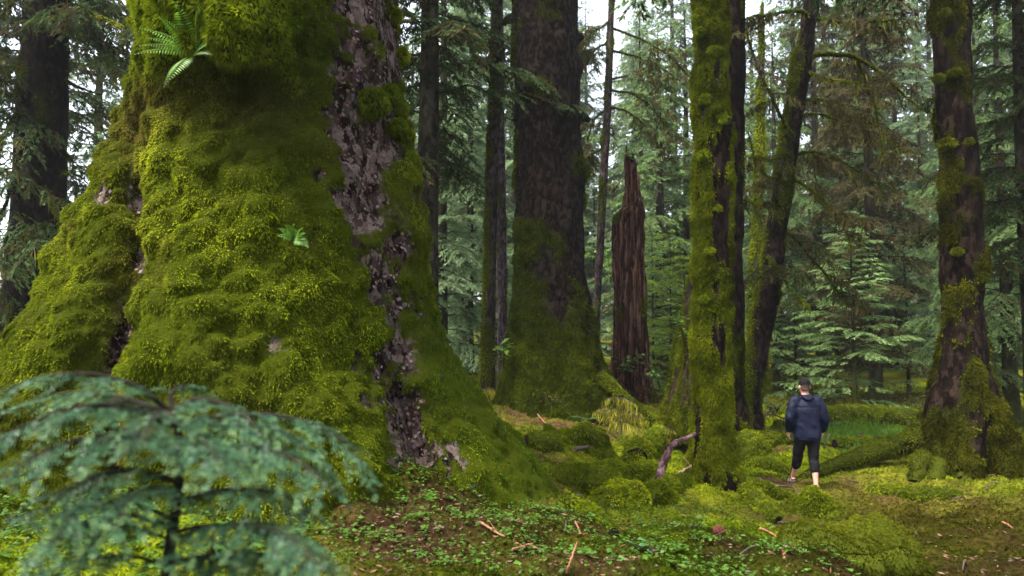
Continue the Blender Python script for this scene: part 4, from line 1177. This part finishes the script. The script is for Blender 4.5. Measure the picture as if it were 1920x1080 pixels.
stick('long reddish twig lying on the brown litter at the bottom centre', onground([(900, 986), (930, 1006), (985, 1036)], .03), .009, M_REDTWIG, twigs=2)
stick('reddish twig standing crookedly at the bottom centre', [ghit(1062, 1078), pix(1070, 1050, ghit(1062, 1078)[1]), pix(1082, 1016, ghit(1062, 1078)[1] + .05)], .008, M_REDTWIG)
stick('bare pale twig arching out from the giant root', [ghit(828, 886) + np.array((0, 0, .05)), ghit(860, 888) + np.array((0, 0, .08)), ghit(890, 906) + np.array((0, 0, .02))], .010, M_TWIG)
stick('orange twig piece lying in the bright moss at the lower right of centre', onground([(1424, 998), (1450, 1010), (1466, 1022)], .03), .011, M_REDTWIG)
stick('short orange stub standing in the bright moss near the bottom', [ghit(1472, 1050), pix(1470, 1040, ghit(1472, 1050)[1]), pix(1468, 1030, ghit(1472, 1050)[1])], .014, M_REDTWIG)
stick('thin dark twig across the floor before the walker', onground([(1460, 985), (1500, 986), (1545, 990)], .03), .012, M_DTWIG, twigs=3)
stick('dark crooked stick on the moss right of the shaggy trunk', onground([(1420, 905), (1455, 918), (1490, 925), (1500, 940)], .06), .018, M_DTWIG, twigs=4)
stick('orange twig at the lower right on brown moss', onground([(1880, 985), (1890, 990), (1900, 1000)], .03), .010, M_REDTWIG)
stick('short reddish twig on the litter near the bottom edge', onground([(960, 1040), (990, 1030), (1015, 1040)], .03), .008, M_REDTWIG)
stick('thin dark twig fallen below the broad spruce', onground([(1008, 782), (1018, 795), (1030, 806)], .05), .016, M_REDTWIG)
stick('dark stub post standing in the grass right of the walker', [ghit(1613, 832), pix(1613, 822, ghit(1613, 832)[1]), pix(1612, 812, ghit(1613, 832)[1])], .045, M_DTWIG)
stick('dark dead branch hanging down right of the walker', [pix(1545, 840, 11.6), pix(1552, 826, 11.7), pix(1556, 812, 11.8)], .012, M_DTWIG)
for k in range(22):
    px, py = rng.uniform(1000, 1900), rng.uniform(840, 1070)
    q = ghit(px, py); d = rng.uniform(0, 6.28); l = rng.uniform(.1, .4)
    e = [q + np.array((math.cos(d) * l * s, math.sin(d) * l * s, 0)) for s in (0, .5, 1)]
    for v in e: v[2] = gz1(v[0], v[1]) + .03
    stick('small dead twig lying on the mossy forest floor', e, .007, [M_DTWIG, M_REDTWIG, M_DTWIG][k % 3], group='scattered twigs on the moss')

# pine cone
def cone():
    q = ghit(1347, 1008); t = thing('spruce_cone', 'dark reddish cone lying in the bright moss at the lower centre right', 'cone', q)
    a = Acc(); n = 90; k = np.arange(n) / n
    th = np.arange(n) * 2.4; r = .036 * np.sin(np.clip(k * .9 + .08, 0, 1) * PI) + .006
    P = np.stack((q[0] + (k - .5) * .10, q[1] + np.cos(th) * r, q[2] + .04 + np.sin(th) * r), 1)
    D = np.stack((np.full(n, .6), np.cos(th), np.sin(th)), 1)
    flat_leaves(a, P - nrm(D) * .01, D, nrm(np.stack((0 * th, -np.sin(th), np.cos(th)), 1)), .03, .024, np.array((.12, .03, .03)) * rng.uniform(.5, 1.3, (n, 1)))
    a.tube(np.stack((q[0] + np.linspace(-.05, .05, 8), np.full(8, q[1]), np.full(8, q[2] + .04)), 1), .032 * np.sin(np.linspace(.15, 3, 8)), 8, None, None, np.array((.06, .02, .02)))
    a.build('scales', M_LIT, t, False)
cone()

# moss draped dead sapling in the clearing
def draped(px, py, top, label, seed, name='dead_sapling'):
    rng = np.random.default_rng(seed)
    q = ghit(px, py); tp = pix(px + 2, top, q[1])
    t = thing(name, label, 'dead sapling', q)
    w, h = Acc(), Acc()
    H = tp[2] - q[2]; s = np.linspace(-.05, 1, 14)
    st = q + np.stack((.03 * np.sin(s * 5), 0 * s, H * s), 1)
    w.tube(st, .022 * (1.1 - .7 * s), 6, .6)
    segs = [st]
    for k in range(7):
        f = rng.uniform(.35, 1); a = rng.choice([0, PI]) + rng.normal(0, .6); L = rng.uniform(.15, .42)
        u = np.linspace(0, 1, 6)
        b = q + np.array((0, 0, H * f)) + np.stack((np.cos(a) * L * u, np.sin(a) * L * u, L * (.25 * u - .5 * u ** 2)), 1)
        w.tube(b, .010 * (1.1 - .8 * u), 5, .6); segs.append(b)
    for b in segs:
        m = 45 if b is not st else 110
        tt = rng.random(m); s = np.linspace(0, 1, len(b))
        Q = np.stack([np.interp(tt, s, b[:, c]) for c in range(3)], 1)
        blades(h, Q, rng.normal(0, .22, (m, 3)) + np.array((0, 0, -1.)), rng.uniform(.04, .26, m), .022, rng, np.array((.20, .19, .022)) * rng.uniform(.5, 1.4, (m, 1)))
    w.build('stem', M_DTWIG, t); h.build('hanging_moss', M_MOSS, t, False)
draped(1162, 828, 742, 'dead sapling draped in pale yellow moss, standing in the clearing', 401)
draped(1140, 800, 762, 'low dead twig hung with yellow moss near the foot of the broad spruce', 402)
draped(1180, 800, 765, 'short moss hung twig right of the draped dead sapling', 403)
draped(1240, 850, 800, 'stub of a dead sapling with dark beard moss beside the brown trunk', 404)
draped(1586, 770, 735, 'bare bush hung with pale moss beyond the head of the walker', 405)
draped(912, 752, 728, 'pale moss draped stub at the foot of the slim pair of trees', 406)

# grass in the damp clearing
rng = np.random.default_rng(33)
q0 = ghit(1655, 822)
n = 4500
X = q0[0] + rng.normal(0, .8, n); Yg = q0[1] + rng.normal(0, .8, n)
P = np.column_stack((X, Yg, gz(X, Yg) - .02))
a = Acc(); l = rng.uniform(.12, .3, n)
blades(a, P, rng.normal(0, .25, (n, 3)) + np.array((0, 0, 1.)), l, .022, rng, np.array((.085, .165, .02)) * rng.uniform(.5, 1.4, (n, 1)), .15)
tag(a.build('grass', M_MOSS, None, False), kind='stuff')

# ferns and broad leaved seedlings
rng = np.random.default_rng(35)
q = ghit(1102, 792); fern('fern', 'small fern on the litter before the broad spruce', q, [0, 1.1, 2.1, 3.1, 4.3, 5.3], .42, rng, (.06, .13, .04), rise=.7, droop=.6)
q = ghit(1560, 800); fern('fern', 'fern tuft behind the walker by the fallen log', q, [0, .9, 2, 3, 4, 5], .5, rng, (.05, .11, .03), rise=.8, droop=.7)
q = ghit(1030, 812); fern('fern', 'tiny fern in the moss left of the round mound', q, [0, 1.3, 2.6, 4], .3, rng, (.06, .13, .04), rise=.7, droop=.6)

def leafy(name, label, q, H, n, size, rng, col, spread=.3, nstem=4, cat='plant'):
    t = thing(name, label, cat, q)
    w, l = Acc(), Acc()
    for k in range(nstem):
        a = rng.uniform(0, 6.28); u = np.linspace(0, 1, 7); L = spread * rng.uniform(.5, 1.2)
        st = np.asarray(q) + np.stack((np.cos(a) * L * u ** 1.5, np.sin(a) * L * u ** 1.5, H * rng.uniform(.6, 1) * u), 1)
        w.tube(st, .008 * (1.2 - u), 5, None)
        m = max(2, n // nstem)
        tt = rng.uniform(.3, 1, m)
        Q = np.stack([np.interp(tt, u, st[:, c]) for c in range(3)], 1)
        a2 = rng.uniform(0, 6.28, m)
        D = np.column_stack((np.cos(a2), np.sin(a2), rng.normal(-.05, .3, m)))
        S = nrm(np.column_stack((-np.sin(a2), np.cos(a2), rng.normal(0, .3, m))))
        s = size * rng.uniform(.6, 1.3, m)
        flat_leaves(l, Q + D * .02, D, S, s, s * .62, np.array(col) * rng.uniform(.6, 1.35, (m, 1)), .2)
    w.build('stem', M_SAPL, t); l.build('leaves', M_FERN, t, False)
lime = (.085, .17, .018)
leafy('leafy_shrub', 'leafy shrub growing at the foot of the broken snag', pix(1172, 705, 19.0), .7, 60, .17, rng, (.06, .12, .025), .6, 6, 'shrub')
leafy('leafy_shrub', 'bright leaved shrub against the left flare of the brown trunk', pix(1284, 650, 14.2), .9, 40, .12, rng, lime, .35, 5, 'shrub')
leafy('leafy_shrub', 'few bright leaves of a seedling at the left edge of the broad spruce', pix(944, 690, 17.0), 1.0, 16, .22, rng, lime, .25, 4, 'shrub')
leafy('leafy_shrub', 'bright seedling sprouting from the top of the broken snag', pix(1178, 306, 20), .5, 34, .16, rng, (.10, .19, .03), .4, 5, 'shrub')
leafy('leafy_shrub', 'yellow green leafy shrub in the gap left of the snag', pix(1145, 530, 26), 1.6, 90, .2, rng, lime, .8, 6, 'shrub')
leafy('leafy_shrub', 'shrub with light leaves between the shaggy trunk and the leaning hemlock', pix(1412, 640, 19), 1.6, 60, .15, rng, lime, .5, 6, 'shrub')
leafy('leafy_shrub', 'low leafy shrub right of the snag, before the brown trunk', pix(1238, 730, 18.5), .7, 40, .14, rng, (.06, .13, .025), .5, 5, 'shrub')
leafy('seedling', 'pale leaved seedling on the giant root, at the right of its bare twig', ghit(925, 912), .22, 14, .085, rng, (.08, .17, .05), .14, 4)
leafy('seedling', 'yellowish seedling just below the bare twig on the giant root', ghit(885, 925), .12, 8, .07, rng, (.12, .17, .02), .10, 3)
leafy('seedling', 'flat pale green seedling on the floor at the bottom centre right', ghit(1222, 1034), .06, 12, .085, rng, (.06, .16, .05), .18, 4)
leafy('seedling', 'small green seedling on the litter beside the sapling tips', ghit(735, 885), .12, 12, .05, rng, (.06, .15, .04), .10, 4)

LOWC = [(.060, .085, .012), (.085, .085, .014), (.05, .09, .025), (.10, .085, .02)]
for k in range(26):
    px, py = [rng.uniform(1440, 1760), rng.uniform(960, 1300)][k % 5 == 4], rng.uniform(742, 790)
    q = ghit(px, py)
    leafy('low_bush', 'low scrubby bush at the far edge of the clearing', q, rng.uniform(.3, .9), 60, .10, rng, LOWC[k % 4], .55, 8, 'shrub')
    bpy.data.objects[-1] if False else None
for o in SC.objects:
    if o.name.startswith('low_bush'): o['group'] = 'low bushes along the far edge of the clearing'
for k in range(9):
    px, py = rng.uniform(1420, 1730), rng.uniform(775, 850)
    q = ghit(px, py); d = rng.choice([0, PI]) + rng.normal(0, .5); l = rng.uniform(.5, 1.5)
    e = [q + np.array((math.cos(d) * l * s_, math.sin(d) * l * s_, 0)) for s_ in (0, .3, .6, 1)]
    for v in e: v[2] = gz1(v[0], v[1]) + rng.uniform(.06, .3)
    stick('dark fallen branch tangled on the moss of the clearing', e, .022, [M_DTWIG, M_BARK_DARK][k % 2], 'fallen_branch', group='fallen branches in the clearing', twigs=5)

# ================================================================== THE WALKER
def remeshed(acc, name, mat, parent, voxel, it=4, wrinkle=None):
    o = acc.build(name, mat, parent)
    m = o.modifiers.new('r', 'REMESH'); m.mode = 'VOXEL'; m.voxel_size = voxel; m.use_smooth_shade = True
    s = o.modifiers.new('s', 'SMOOTH'); s.iterations = it; s.factor = .5
    dg = bpy.context.evaluated_depsgraph_get()
    me = bpy.data.meshes.new_from_object(o.evaluated_get(dg))
    o.modifiers.clear(); old = o.data; o.data = me; bpy.data.meshes.remove(old); me.name = name
    if wrinkle is not None:
        n = len(me.vertices); co = np.empty(n * 3, np.float32); me.vertices.foreach_get('co', co); co = co.reshape(-1, 3)
        no = np.empty(n * 3, np.float32); me.vertices.foreach_get('normal', no); no = no.reshape(-1, 3)
        co = co + no * wrinkle(co.astype(float))[:, None]
        me.vertices.foreach_set('co', co.astype(np.float32).ravel()); me.update()
    me.materials.clear(); me.materials.append(mat)
    return o

M_SKIN = plain_mat('skin', (.42, .20, .14), (.52, .27, .20), 14, .55, .35, .05)
M_JACKET = plain_mat('navy_rain_jacket', (.0032, .0048, .014), (.0056, .0074, .020), 6, .6, .12, .25)
M_SHORTS = plain_mat('black_shorts', (.005, .005, .006), (.010, .010, .012), 10, .8, .04, .3)
M_CAP = plain_mat('dark_cap', (.006, .006, .006), (.013, .012, .013), 30, .8, .04, .2)
M_HAIR = plain_mat('brown_hair', (.035, .018, .010), (.075, .040, .022), 60, .6, .3, .6, (1, 1, .2))
M_SANDAL = plain_mat('dark_sandal', (.010, .009, .010), (.03, .026, .03), 30, .6)
M_EYE = plain_mat('eye_white', (.7, .7, .68), (.75, .75, .73), 10, .2)
def person():
    f = ghit(1519, 919)
    ox, oy, oz = f[0], 11.35, gz1(f[0], 11.35)
    t = thing('person', 'person walking away in a navy jacket, black knee length shorts, dark cap and sandals', 'person', (ox, oy, oz))
    O = np.array((ox, oy, oz))
    def W(pts): return O + np.asarray(pts, float)
    def ball(acc, c, r, k=1.0, n=14):
        th = np.linspace(-1, 1, 11)
        c = np.asarray(c, float)
        acc.tube(W(c[None] + np.column_stack((0 * th, 0 * th, th * r * k))), r * np.sqrt(np.maximum(1 - th ** 2, .01)), n)
    def chain(acc, pts, rad, n=14):
        pts = np.asarray(pts, float); rad = np.asarray(rad, float)
        s = np.linspace(0, 1, len(pts)); ss = np.linspace(0, 1, len(pts) * 5)
        q = np.stack([np.interp(ss, s, pts[:, k]) for k in range(3)], 1); r = np.interp(ss, s, rad)
        for _ in range(2):
            q[1:-1] = (q[:-2] + 2 * q[1:-1] + q[2:]) / 4; r[1:-1] = (r[:-2] + 2 * r[1:-1] + r[2:]) / 4
        acc.tube(W(q), r, n)
        ball(acc, q[0], r[0] * .97); ball(acc, q[-1], r[-1] * .97)
    def slab(acc, rows, n=28):
        """rows z, cx, cy, rx, ry"""
        R = smooth_rows(rows, 40); th = np.arange(n) / n * 2 * PI
        V = np.stack((R[:, 1:2] + R[:, 3:4] * np.cos(th), R[:, 2:3] + R[:, 4:5] * np.sin(th), R[:, 0:1] + 0 * th), -1)
        acc.add(W(V.reshape(-1, 3)), grid_faces(40, n))
        for e in (0, -1):
            c = np.vstack((V[e], V[e].mean(0)[None])); k = np.arange(n)
            acc.add(W(c), np.stack((k, (k + 1) % n, np.full(n, n)), 1))
    # joints (x right, y away, z up)
    hipL, hipR = (-.095, .02, .90), (.095, .0, .90)
    kneeL, kneeR = (-.105, .17, .50), (.075, -.02, .48)
    ankL, ankR = (-.095, .40, .115), (.045, -.16, .10)
    shL, shR = (-.195, .03, 1.43), (.195, .03, 1.43)
    elL, elR = (-.285, -.03, 1.17), (.285, -.02, 1.17)
    wrL, wrR = (-.262, .11, .93), (.288, .10, .93)
    b = Acc()
    slab(b, [(.84, 0, .01, .155, .11), (.95, 0, .01, .165, .115), (1.08, 0, .02, .14, .095), (1.25, 0, .02, .165, .11), (1.40, 0, .03, .17, .10), (1.47, 0, .04, .10, .075), (1.50, 0, .045, .06, .06)])
    chain(b, [(0, .045, 1.45), (0, .06, 1.56)], [.062, .058])
    # head with jaw, nose, brow, ears
    slab(b, [(1.53, 0, .09, .045, .055), (1.56, 0, .085, .062, .080), (1.61, 0, .075, .073, .093), (1.67, 0, .07, .078, .098), (1.72, 0, .07, .074, .092), (1.76, 0, .07, .055, .07), (1.785, 0, .07, .02, .03)])
    chain(b, [(0, .165, 1.655), (0, .185, 1.625), (0, .178, 1.615)], [.009, .015, .012])
    for sx in (-1, 1):
        chain(b, [(sx * .080, .065, 1.615), (sx * .088, .055, 1.645), (sx * .084, .06, 1.672)], [.010, .016, .011])
    chain(b, [(-.022, .165, 1.585), (.022, .165, 1.585)], [.010, .010])
    for h, k, a in ((hipL, kneeL, ankL), (hipR, kneeR, ankR)):
        k = np.array(k); a = np.array(a); calf = k * .68 + a * .32 + np.array((0, -.022, 0))
        chain(b, [h, k], [.088, .058]); chain(b, [k, calf, a], [.056, .056, .034])
    # feet: left planted ahead, right rolling off its toes
    chain(b, [(-.095, .375, .07), (-.10, .44, .045), (-.108, .53, .03), (-.110, .57, .028)], [.040, .040, .036, .022])
    chain(b, [(.045, -.175, .075), (.05, -.11, .05), (.055, -.02, .03), (.057, .02, .028)], [.040, .040, .036, .022])
    for s_, e_, w_ in ((shL, elL, wrL), (shR, elR, wrR)):
        chain(b, [s_, e_, w_], [.052, .042, .029])
        w_ = np.array(w_); sx = np.sign(w_[0])
        palm = w_ + np.array((0, .025, -.075))
        chain(b, [w_, w_ + np.array((0, .012, -.04)), palm], [.027, .031, .030], 10)
        for q_ in range(4):
            o_ = palm + np.array((-.004 * sx, -.030 + .021 * q_, -.010))
            L_ = [.060, .074, .078, .066][q_]
            chain(b, [o_, o_ + np.array((-.006 * sx, .010, -L_ * .5)), o_ + np.array((-.028 * sx, .014, -L_ * .95))], [.0092, .0088, .0078], 8)
        th_ = w_ + np.array((-.012 * sx, .042, -.035))
        chain(b, [th_, th_ + np.array((-.016 * sx, .028, -.028)), th_ + np.array((-.022 * sx, .034, -.058))], [.012, .0105, .009], 8)
    remeshed(b, 'body', M_SKIN, t, .0075, 3)
    e = Acc()
    for sx in (-1, 1): ball(e, (sx * .031, .157, 1.655), .012)
    e.build('eyes', M_EYE, t)
    # jacket
    j = Acc()
    slab(j, [(.80, 0, .015, .215, .155), (.86, 0, .012, .225, .165), (.95, 0, .01, .222, .160), (1.10, 0, .012, .215, .150), (1.28, 0, .018, .222, .150), (1.38, 0, .025, .215, .135), (1.44, 0, .03, .165, .112), (1.485, 0, .04, .098, .092), (1.52, 0, .045, .082, .085), (1.54, 0, .05, .074, .076)])
    for s_, e_, w_ in ((shL, elL, wrL), (shR, elR, wrR)):
        s_, e_, w_ = map(np.array, (s_, e_, w_))
        chain(j, [s_ * np.array((.85, 1, 1)), s_ + np.array((0, 0, -.02)), e_ * .5 + s_ * .5, e_, e_ * .45 + w_ * .55, w_ + np.array((0, -.01, .02))], [.092, .095, .088, .080, .073, .060])
    chain(j, [(-.075, -.045, 1.50), (-.04, -.07, 1.475), (0, -.078, 1.465), (.04, -.07, 1.475), (.075, -.045, 1.50)], [.030, .036, .038, .036, .030])   # rolled hood
    def wr(co):
        z = co[:, 2]
        w = .016 * fbm(co * np.array((8, 8, 5)), 3, 12) + .007 * fbm(np.stack((co[:, 0] * 7 + co[:, 2] * 9, co[:, 1] * 7, co[:, 2] * 4 - co[:, 0] * 4), 1), 3, 15)
        w += -.007 * gauss(z - 1.335, .008) * (np.abs(co[:, 0]) < .2) * (co[:, 1] < 0)           # yoke seam across the back
        w += -.005 * gauss(z - .83, .006)
        return w
    remeshed(j, 'jacket', M_JACKET, t, .011, 4, wr)
    s = Acc()
    slab(s, [(.74, 0, .02, .12, .10), (.80, 0, .01, .185, .130), (.90, 0, .01, .185, .13), (.97, 0, .01, .17, .12)])
    for h, k, a in ((hipL, kneeL, ankL), (hipR, kneeR, ankR)):
        h, k, a = map(np.array, (h, k, a))
        chain(s, [h + np.array((0, 0, -.03)), h * .5 + k * .5, k, k * .72 + a * .28 + np.array((0, -.015, 0)), k * .60 + a * .40 + np.array((0, -.012, 0))], [.110, .095, .082, .078, .076])
    remeshed(s, 'shorts', M_SHORTS, t, .011, 3, lambda co: .008 * fbm(co * np.array((8, 8, 14)), 3, 3))
    # hair under the cap, cap with strap gap and brim
    h = Acc()
    slab(h, [(1.585, 0, .02, .050, .03), (1.60, 0, .022, .066, .05), (1.65, 0, .055, .083, .085), (1.70, 0, .062, .083, .093), (1.73, 0, .065, .06, .07)])
    remeshed(h, 'hair', M_HAIR, t, .008, 2, lambda co: .004 * fbm(co * np.array((60, 60, 20)), 2, 3))
    c = Acc()
    slab(c, [(1.685, 0, .07, .088, .106), (1.72, 0, .07, .090, .108), (1.76, 0, .068, .082, .098), (1.795, 0, .066, .06, .072), (1.812, 0, .066, .022, .028)])
    remeshed(c, 'cap', M_CAP, t, .008, 2)
    br = Acc(); th = np.linspace(-1.15, 1.15, 15)
    inn = np.stack((np.sin(th) * .082, .07 + np.cos(th) * .098, np.full(15, 1.694)), 1); out = np.stack((np.sin(th) * .080, .08 + np.cos(th) * .175, 1.688 - .012 * th ** 2), 1)
    V = np.vstack((inn, out, inn + (0, 0, .007), out + (0, 0, .007))); k = np.arange(14)
    br.add(W(V), np.vstack((np.stack((k, k + 1, k + 16, k + 15), 1), np.stack((k + 30, k + 45, k + 46, k + 31), 1), np.stack((k + 15, k + 16, k + 46, k + 45), 1))))
    br.build('cap_brim', M_CAP, t)
    stp = Acc(); th = np.linspace(PI * 1.28, PI * 1.72, 9)
    stp.tube(W(np.stack((np.cos(th) * .089, .07 + np.sin(th) * .107, np.full(9, 1.690)), 1)), .006, 6)
    stp.build('cap_strap', M_SANDAL, t)
    # sandals
    for (hx, hy, hz, tx, ty, tz) in ((-.095, .33, .035, -.112, .60, .004), (.045, -.225, .040, .058, .055, .0)):
        sd_ = Acc(); u = np.linspace(0, 1, 12)
        P = np.stack((hx + (tx - hx) * u, hy + (ty - hy) * u, hz + (tz - hz) * u), 1)
        sd_.tube(W(P), .013, 14, None, .040 + .012 * np.sin(u * 4 - .8))
        for f_ in (.42, .72):
            c0 = np.array((hx + (tx - hx) * f_, hy + (ty - hy) * f_, hz + (tz - hz) * f_)); a_ = np.linspace(0, PI, 9)
            sd_.tube(W(np.stack((c0[0] + np.cos(a_) * .046, np.full(9, c0[1]), c0[2] + np.sin(a_) * (.085 if f_ < .6 else .062)), 1)), .009, 6)
        a_ = np.linspace(PI, 2 * PI, 9)
        sd_.tube(W(np.stack((hx + np.cos(a_) * .045, hy + .05 + np.sin(a_) * .05, np.full(9, hz + .05)), 1)), .009, 6)
        sd_.build('sandal', M_SANDAL, t)
person()

# ================================================================== FOREGROUND HEMLOCK SAPLING
def sapling():
    rng = np.random.default_rng(501)
    Yb = 1.75
    b = pix(312, 1080, Yb); gzz = gz1(b[0], Yb)
    t = thing('hemlock_sapling', 'blurred hemlock sapling with moist drooping sprays at the lower left, closest to the camera', 'sapling', (b[0], Yb, gzz))
    w = Acc()
    st = np.array([(b[0] - .01, Yb, gzz - .05), pix(312, 1080, Yb), pix(322, 1000, Yb), pix(334, 930, Yb), pix(340, 850, Yb + .02), pix(330, 780, Yb + .04), pix(318, 740, Yb + .05)])
    ss = np.linspace(0, 1, 30); s = np.linspace(0, 1, len(st))
    q = np.stack([np.interp(ss, s, st[:, k]) for k in range(3)], 1)
    for _ in range(3): q[1:-1] = (q[:-2] + 2 * q[1:-1] + q[2:]) / 4
    w.tube(q, .017 * (1.1 - .75 * ss), 8, 0)
    w.build('trunk', M_SAPL, t)
    def spray(pl, Ya, Yb_, r0, dens=1.0, tw=.19):
        br, nd = Acc(), Acc()
        pts = np.array([pix(x, y, Ya + (Yb_ - Ya) * k / (len(pl) - 1)) for k, (x, y) in enumerate(pl)])
        u = np.linspace(0, 1, 24); s = np.linspace(0, 1, len(pts))
        q = np.stack([np.interp(u, s, pts[:, k]) for k in range(3)], 1)
        for _ in range(3): q[1:-1] = (q[:-2] + 2 * q[1:-1] + q[2:]) / 4
        br.tube(q, r0 * (1.1 - .9 * u), 6, 0)
        L = np.linalg.norm(np.diff(q, axis=0), axis=1).sum()
        def needles(Q, tg, n):
            lat = nrm(np.cross(tg, np.array((0, 0, 1.)) + rng.normal(0, .12, 3)))
            f = rng.random(n); B = np.stack([np.interp(f, np.linspace(0, 1, len(Q)), Q[:, k]) for k in range(3)], 1)
            sg = np.where(np.arange(n) % 2 == 0, 1., -1.)[:, None]
            D = lat * sg + tg * rng.uniform(.15, .5, (n, 1)) + rng.normal(0, .12, (n, 3)); D[:, 2] += .08
            S = nrm(tg + rng.normal(0, .2, (n, 3)))
            ln = rng.uniform(.008, .0155, n) * (1 - .35 * f)
            new = f[:, None] > .8
            c = np.where(new, np.array((.125, .22, .085)), np.array((.036, .095, .046))) * rng.uniform(.6, 1.4, (n, 1))
            flat_leaves(nd, B, D, S, ln, .0034, c, .08)
        needles(q, nrm(q[-1] - q[0]), int(L * 420))
        nt = int(L / .022 * dens)
        for k in range(nt):
            f = .12 + .88 * (k + rng.random()) / nt
            P0 = np.array([np.interp(f, u, q[:, c]) for c in range(3)])
            tg = nrm(np.array([np.interp(f, u, np.gradient(q[:, c])) for c in range(3)]))
            lat = nrm(np.cross(tg, (0, 0, 1.))) * (1 if k % 2 else -1)
            an = math.radians(rng.uniform(35, 65))
            d = nrm(tg * math.cos(an) + lat * math.sin(an) + np.array((0, 0, rng.uniform(-.30, .08))))
            ln = tw * (1.08 - .75 * f) * rng.uniform(.6, 1.2)
            v = np.linspace(0, 1, 8)
            tq = P0 + d * (ln * v)[:, None]; tq[:, 2] -= .28 * ln * v ** 2
            br.tube(tq, .0019 * (1.1 - .8 * v), 4, 0, cap=False)
            needles(tq, nrm(tq[-1] - tq[0]), int(ln * 560))
            for m in range(int(ln / .03)):
                g_ = rng.uniform(.15, .85); P1 = P0 + d * ln * g_; P1[2] -= .28 * ln * g_ ** 2
                l2 = nrm(np.cross(d, (0, 0, 1.))) * (1 if m % 2 else -1)
                d2 = nrm(d * .75 + l2 * .7 + np.array((0, 0, rng.uniform(-.3, 0))))
                ln2 = .42 * ln * (1 - .6 * g_) * rng.uniform(.6, 1.2)
                t2 = P1 + d2 * (ln2 * np.linspace(0, 1, 4))[:, None]
                needles(t2, d2, int(ln2 * 560) + 4)
        o = br.build('branch', M_SAPL, t); o['_w'] = t.location[:]
        nd.build('needles', M_WET, o, False)
    for a in [([(322, 775), (260, 722), (180, 700), (90, 702), (-10, 735)], 1.8, 1.62, .008), ([(325, 800), (240, 762), (150, 760), (60, 790), (-20, 835)], 1.78, 1.5, .008),
              ([(330, 850), (250, 815), (160, 820), (70, 850), (0, 905)], 1.76, 1.42, .008), ([(335, 905), (260, 880), (180, 890), (110, 930), (60, 985)], 1.75, 1.45, .007),
              ([(322, 770), (370, 745), (430, 760), (480, 800), (520, 860)], 1.8, 1.62, .008), ([(330, 800), (400, 780), (500, 775), (580, 790), (650, 830), (700, 895)], 1.78, 1.75, .008),
              ([(338, 860), (420, 835), (500, 840), (570, 870), (620, 920)], 1.76, 1.55, .008), ([(335, 940), (400, 920), (470, 915), (540, 930), (590, 980)], 1.75, 1.62, .007),
              ([(322, 1000), (380, 985), (450, 985), (530, 1010), (600, 1060)], 1.75, 1.5, .007), ([(315, 1060), (390, 1040), (480, 1035), (560, 1055), (650, 1085)], 1.74, 1.55, .007),
              ([(325, 790), (300, 770), (280, 790), (265, 840)], 1.78, 1.4, .006), ([(335, 830), (360, 815), (395, 840), (420, 890)], 1.77, 1.4, .006),
              ([(318, 745), (330, 725), (350, 722), (375, 735)], 1.8, 1.9, .005), ([(326, 780), (230, 742), (120, 735), (20, 765)], 1.82, 2.0, .007), ([(330, 800), (420, 790), (520, 800), (600, 850), (640, 930)], 1.82, 2.0, .007),
              ([(325, 990), (250, 965), (170, 975), (90, 1020)], 1.75, 1.5, .007), ([(316, 1060), (240, 1040), (150, 1050), (60, 1085)], 1.74, 1.5, .006)]:
        spray(*a)
    for k in range(9):
        y_ = rng.uniform(760, 1080); x_ = float(np.interp(y_, [760, 850, 930, 1080], [325, 338, 333, 312])); sx = rng.choice([-1, 1]); l_ = rng.uniform(110, 300)
        d_ = rng.uniform(-.45, .25); rise_ = rng.uniform(0, 40)
        spray([(x_, y_), (x_ + sx * l_ * .35, y_ - rise_), (x_ + sx * l_ * .7, y_ - rise_ + 15), (x_ + sx * l_, y_ + rng.uniform(25, 90))], 1.76, 1.76 + d_, .005, 1.0, .16)
    w = Acc(); e = np.array([(pix(392, 1080, 1.7)[0], 1.7, gz1(pix(392, 1080, 1.7)[0], 1.7)), pix(393, 1080, 1.7), pix(398, 1040, 1.7), pix(400, 1000, 1.72)])
    w.tube(e, np.array((.008, .007, .006, .004)), 6, 0); w.build('side_stem', M_SAPL, t)
sapling()

# ================================================================== AIR
if HAZE:
    m, nt, out = new_mat('forest_haze')
    v = nt.nodes.new('ShaderNodeVolumePrincipled')
    v.inputs['Color'].default_value = (.88, .93, 1.0, 1)
    v.inputs['Density'].default_value = HAZE
    v.inputs['Anisotropy'].default_value = .2
    nt.links.new(v.outputs[0], out.inputs['Volume'])
    x0, x1, y0, y1, z0, z1 = -115, 115, -14, 156, -2.5, 40.0
    V = np.array([(x, y, z) for z in (z0, z1) for y in (y0, y1) for x in (x0, x1)], float)
    F = [(0, 2, 3, 1), (4, 5, 7, 6), (0, 1, 5, 4), (2, 6, 7, 3), (0, 4, 6, 2), (1, 3, 7, 5)]
    a = Acc(); a.add(V, np.array(F)); hz = a.build('haze', m, None, False); tag(hz, kind='stuff')

for o in bpy.data.objects:
    if '_w' in o: del o['_w']
    if o.name.split('.')[0] in ('hanging_moss', 'moss', 'bark_scales'): o['kind'] = 'stuff'
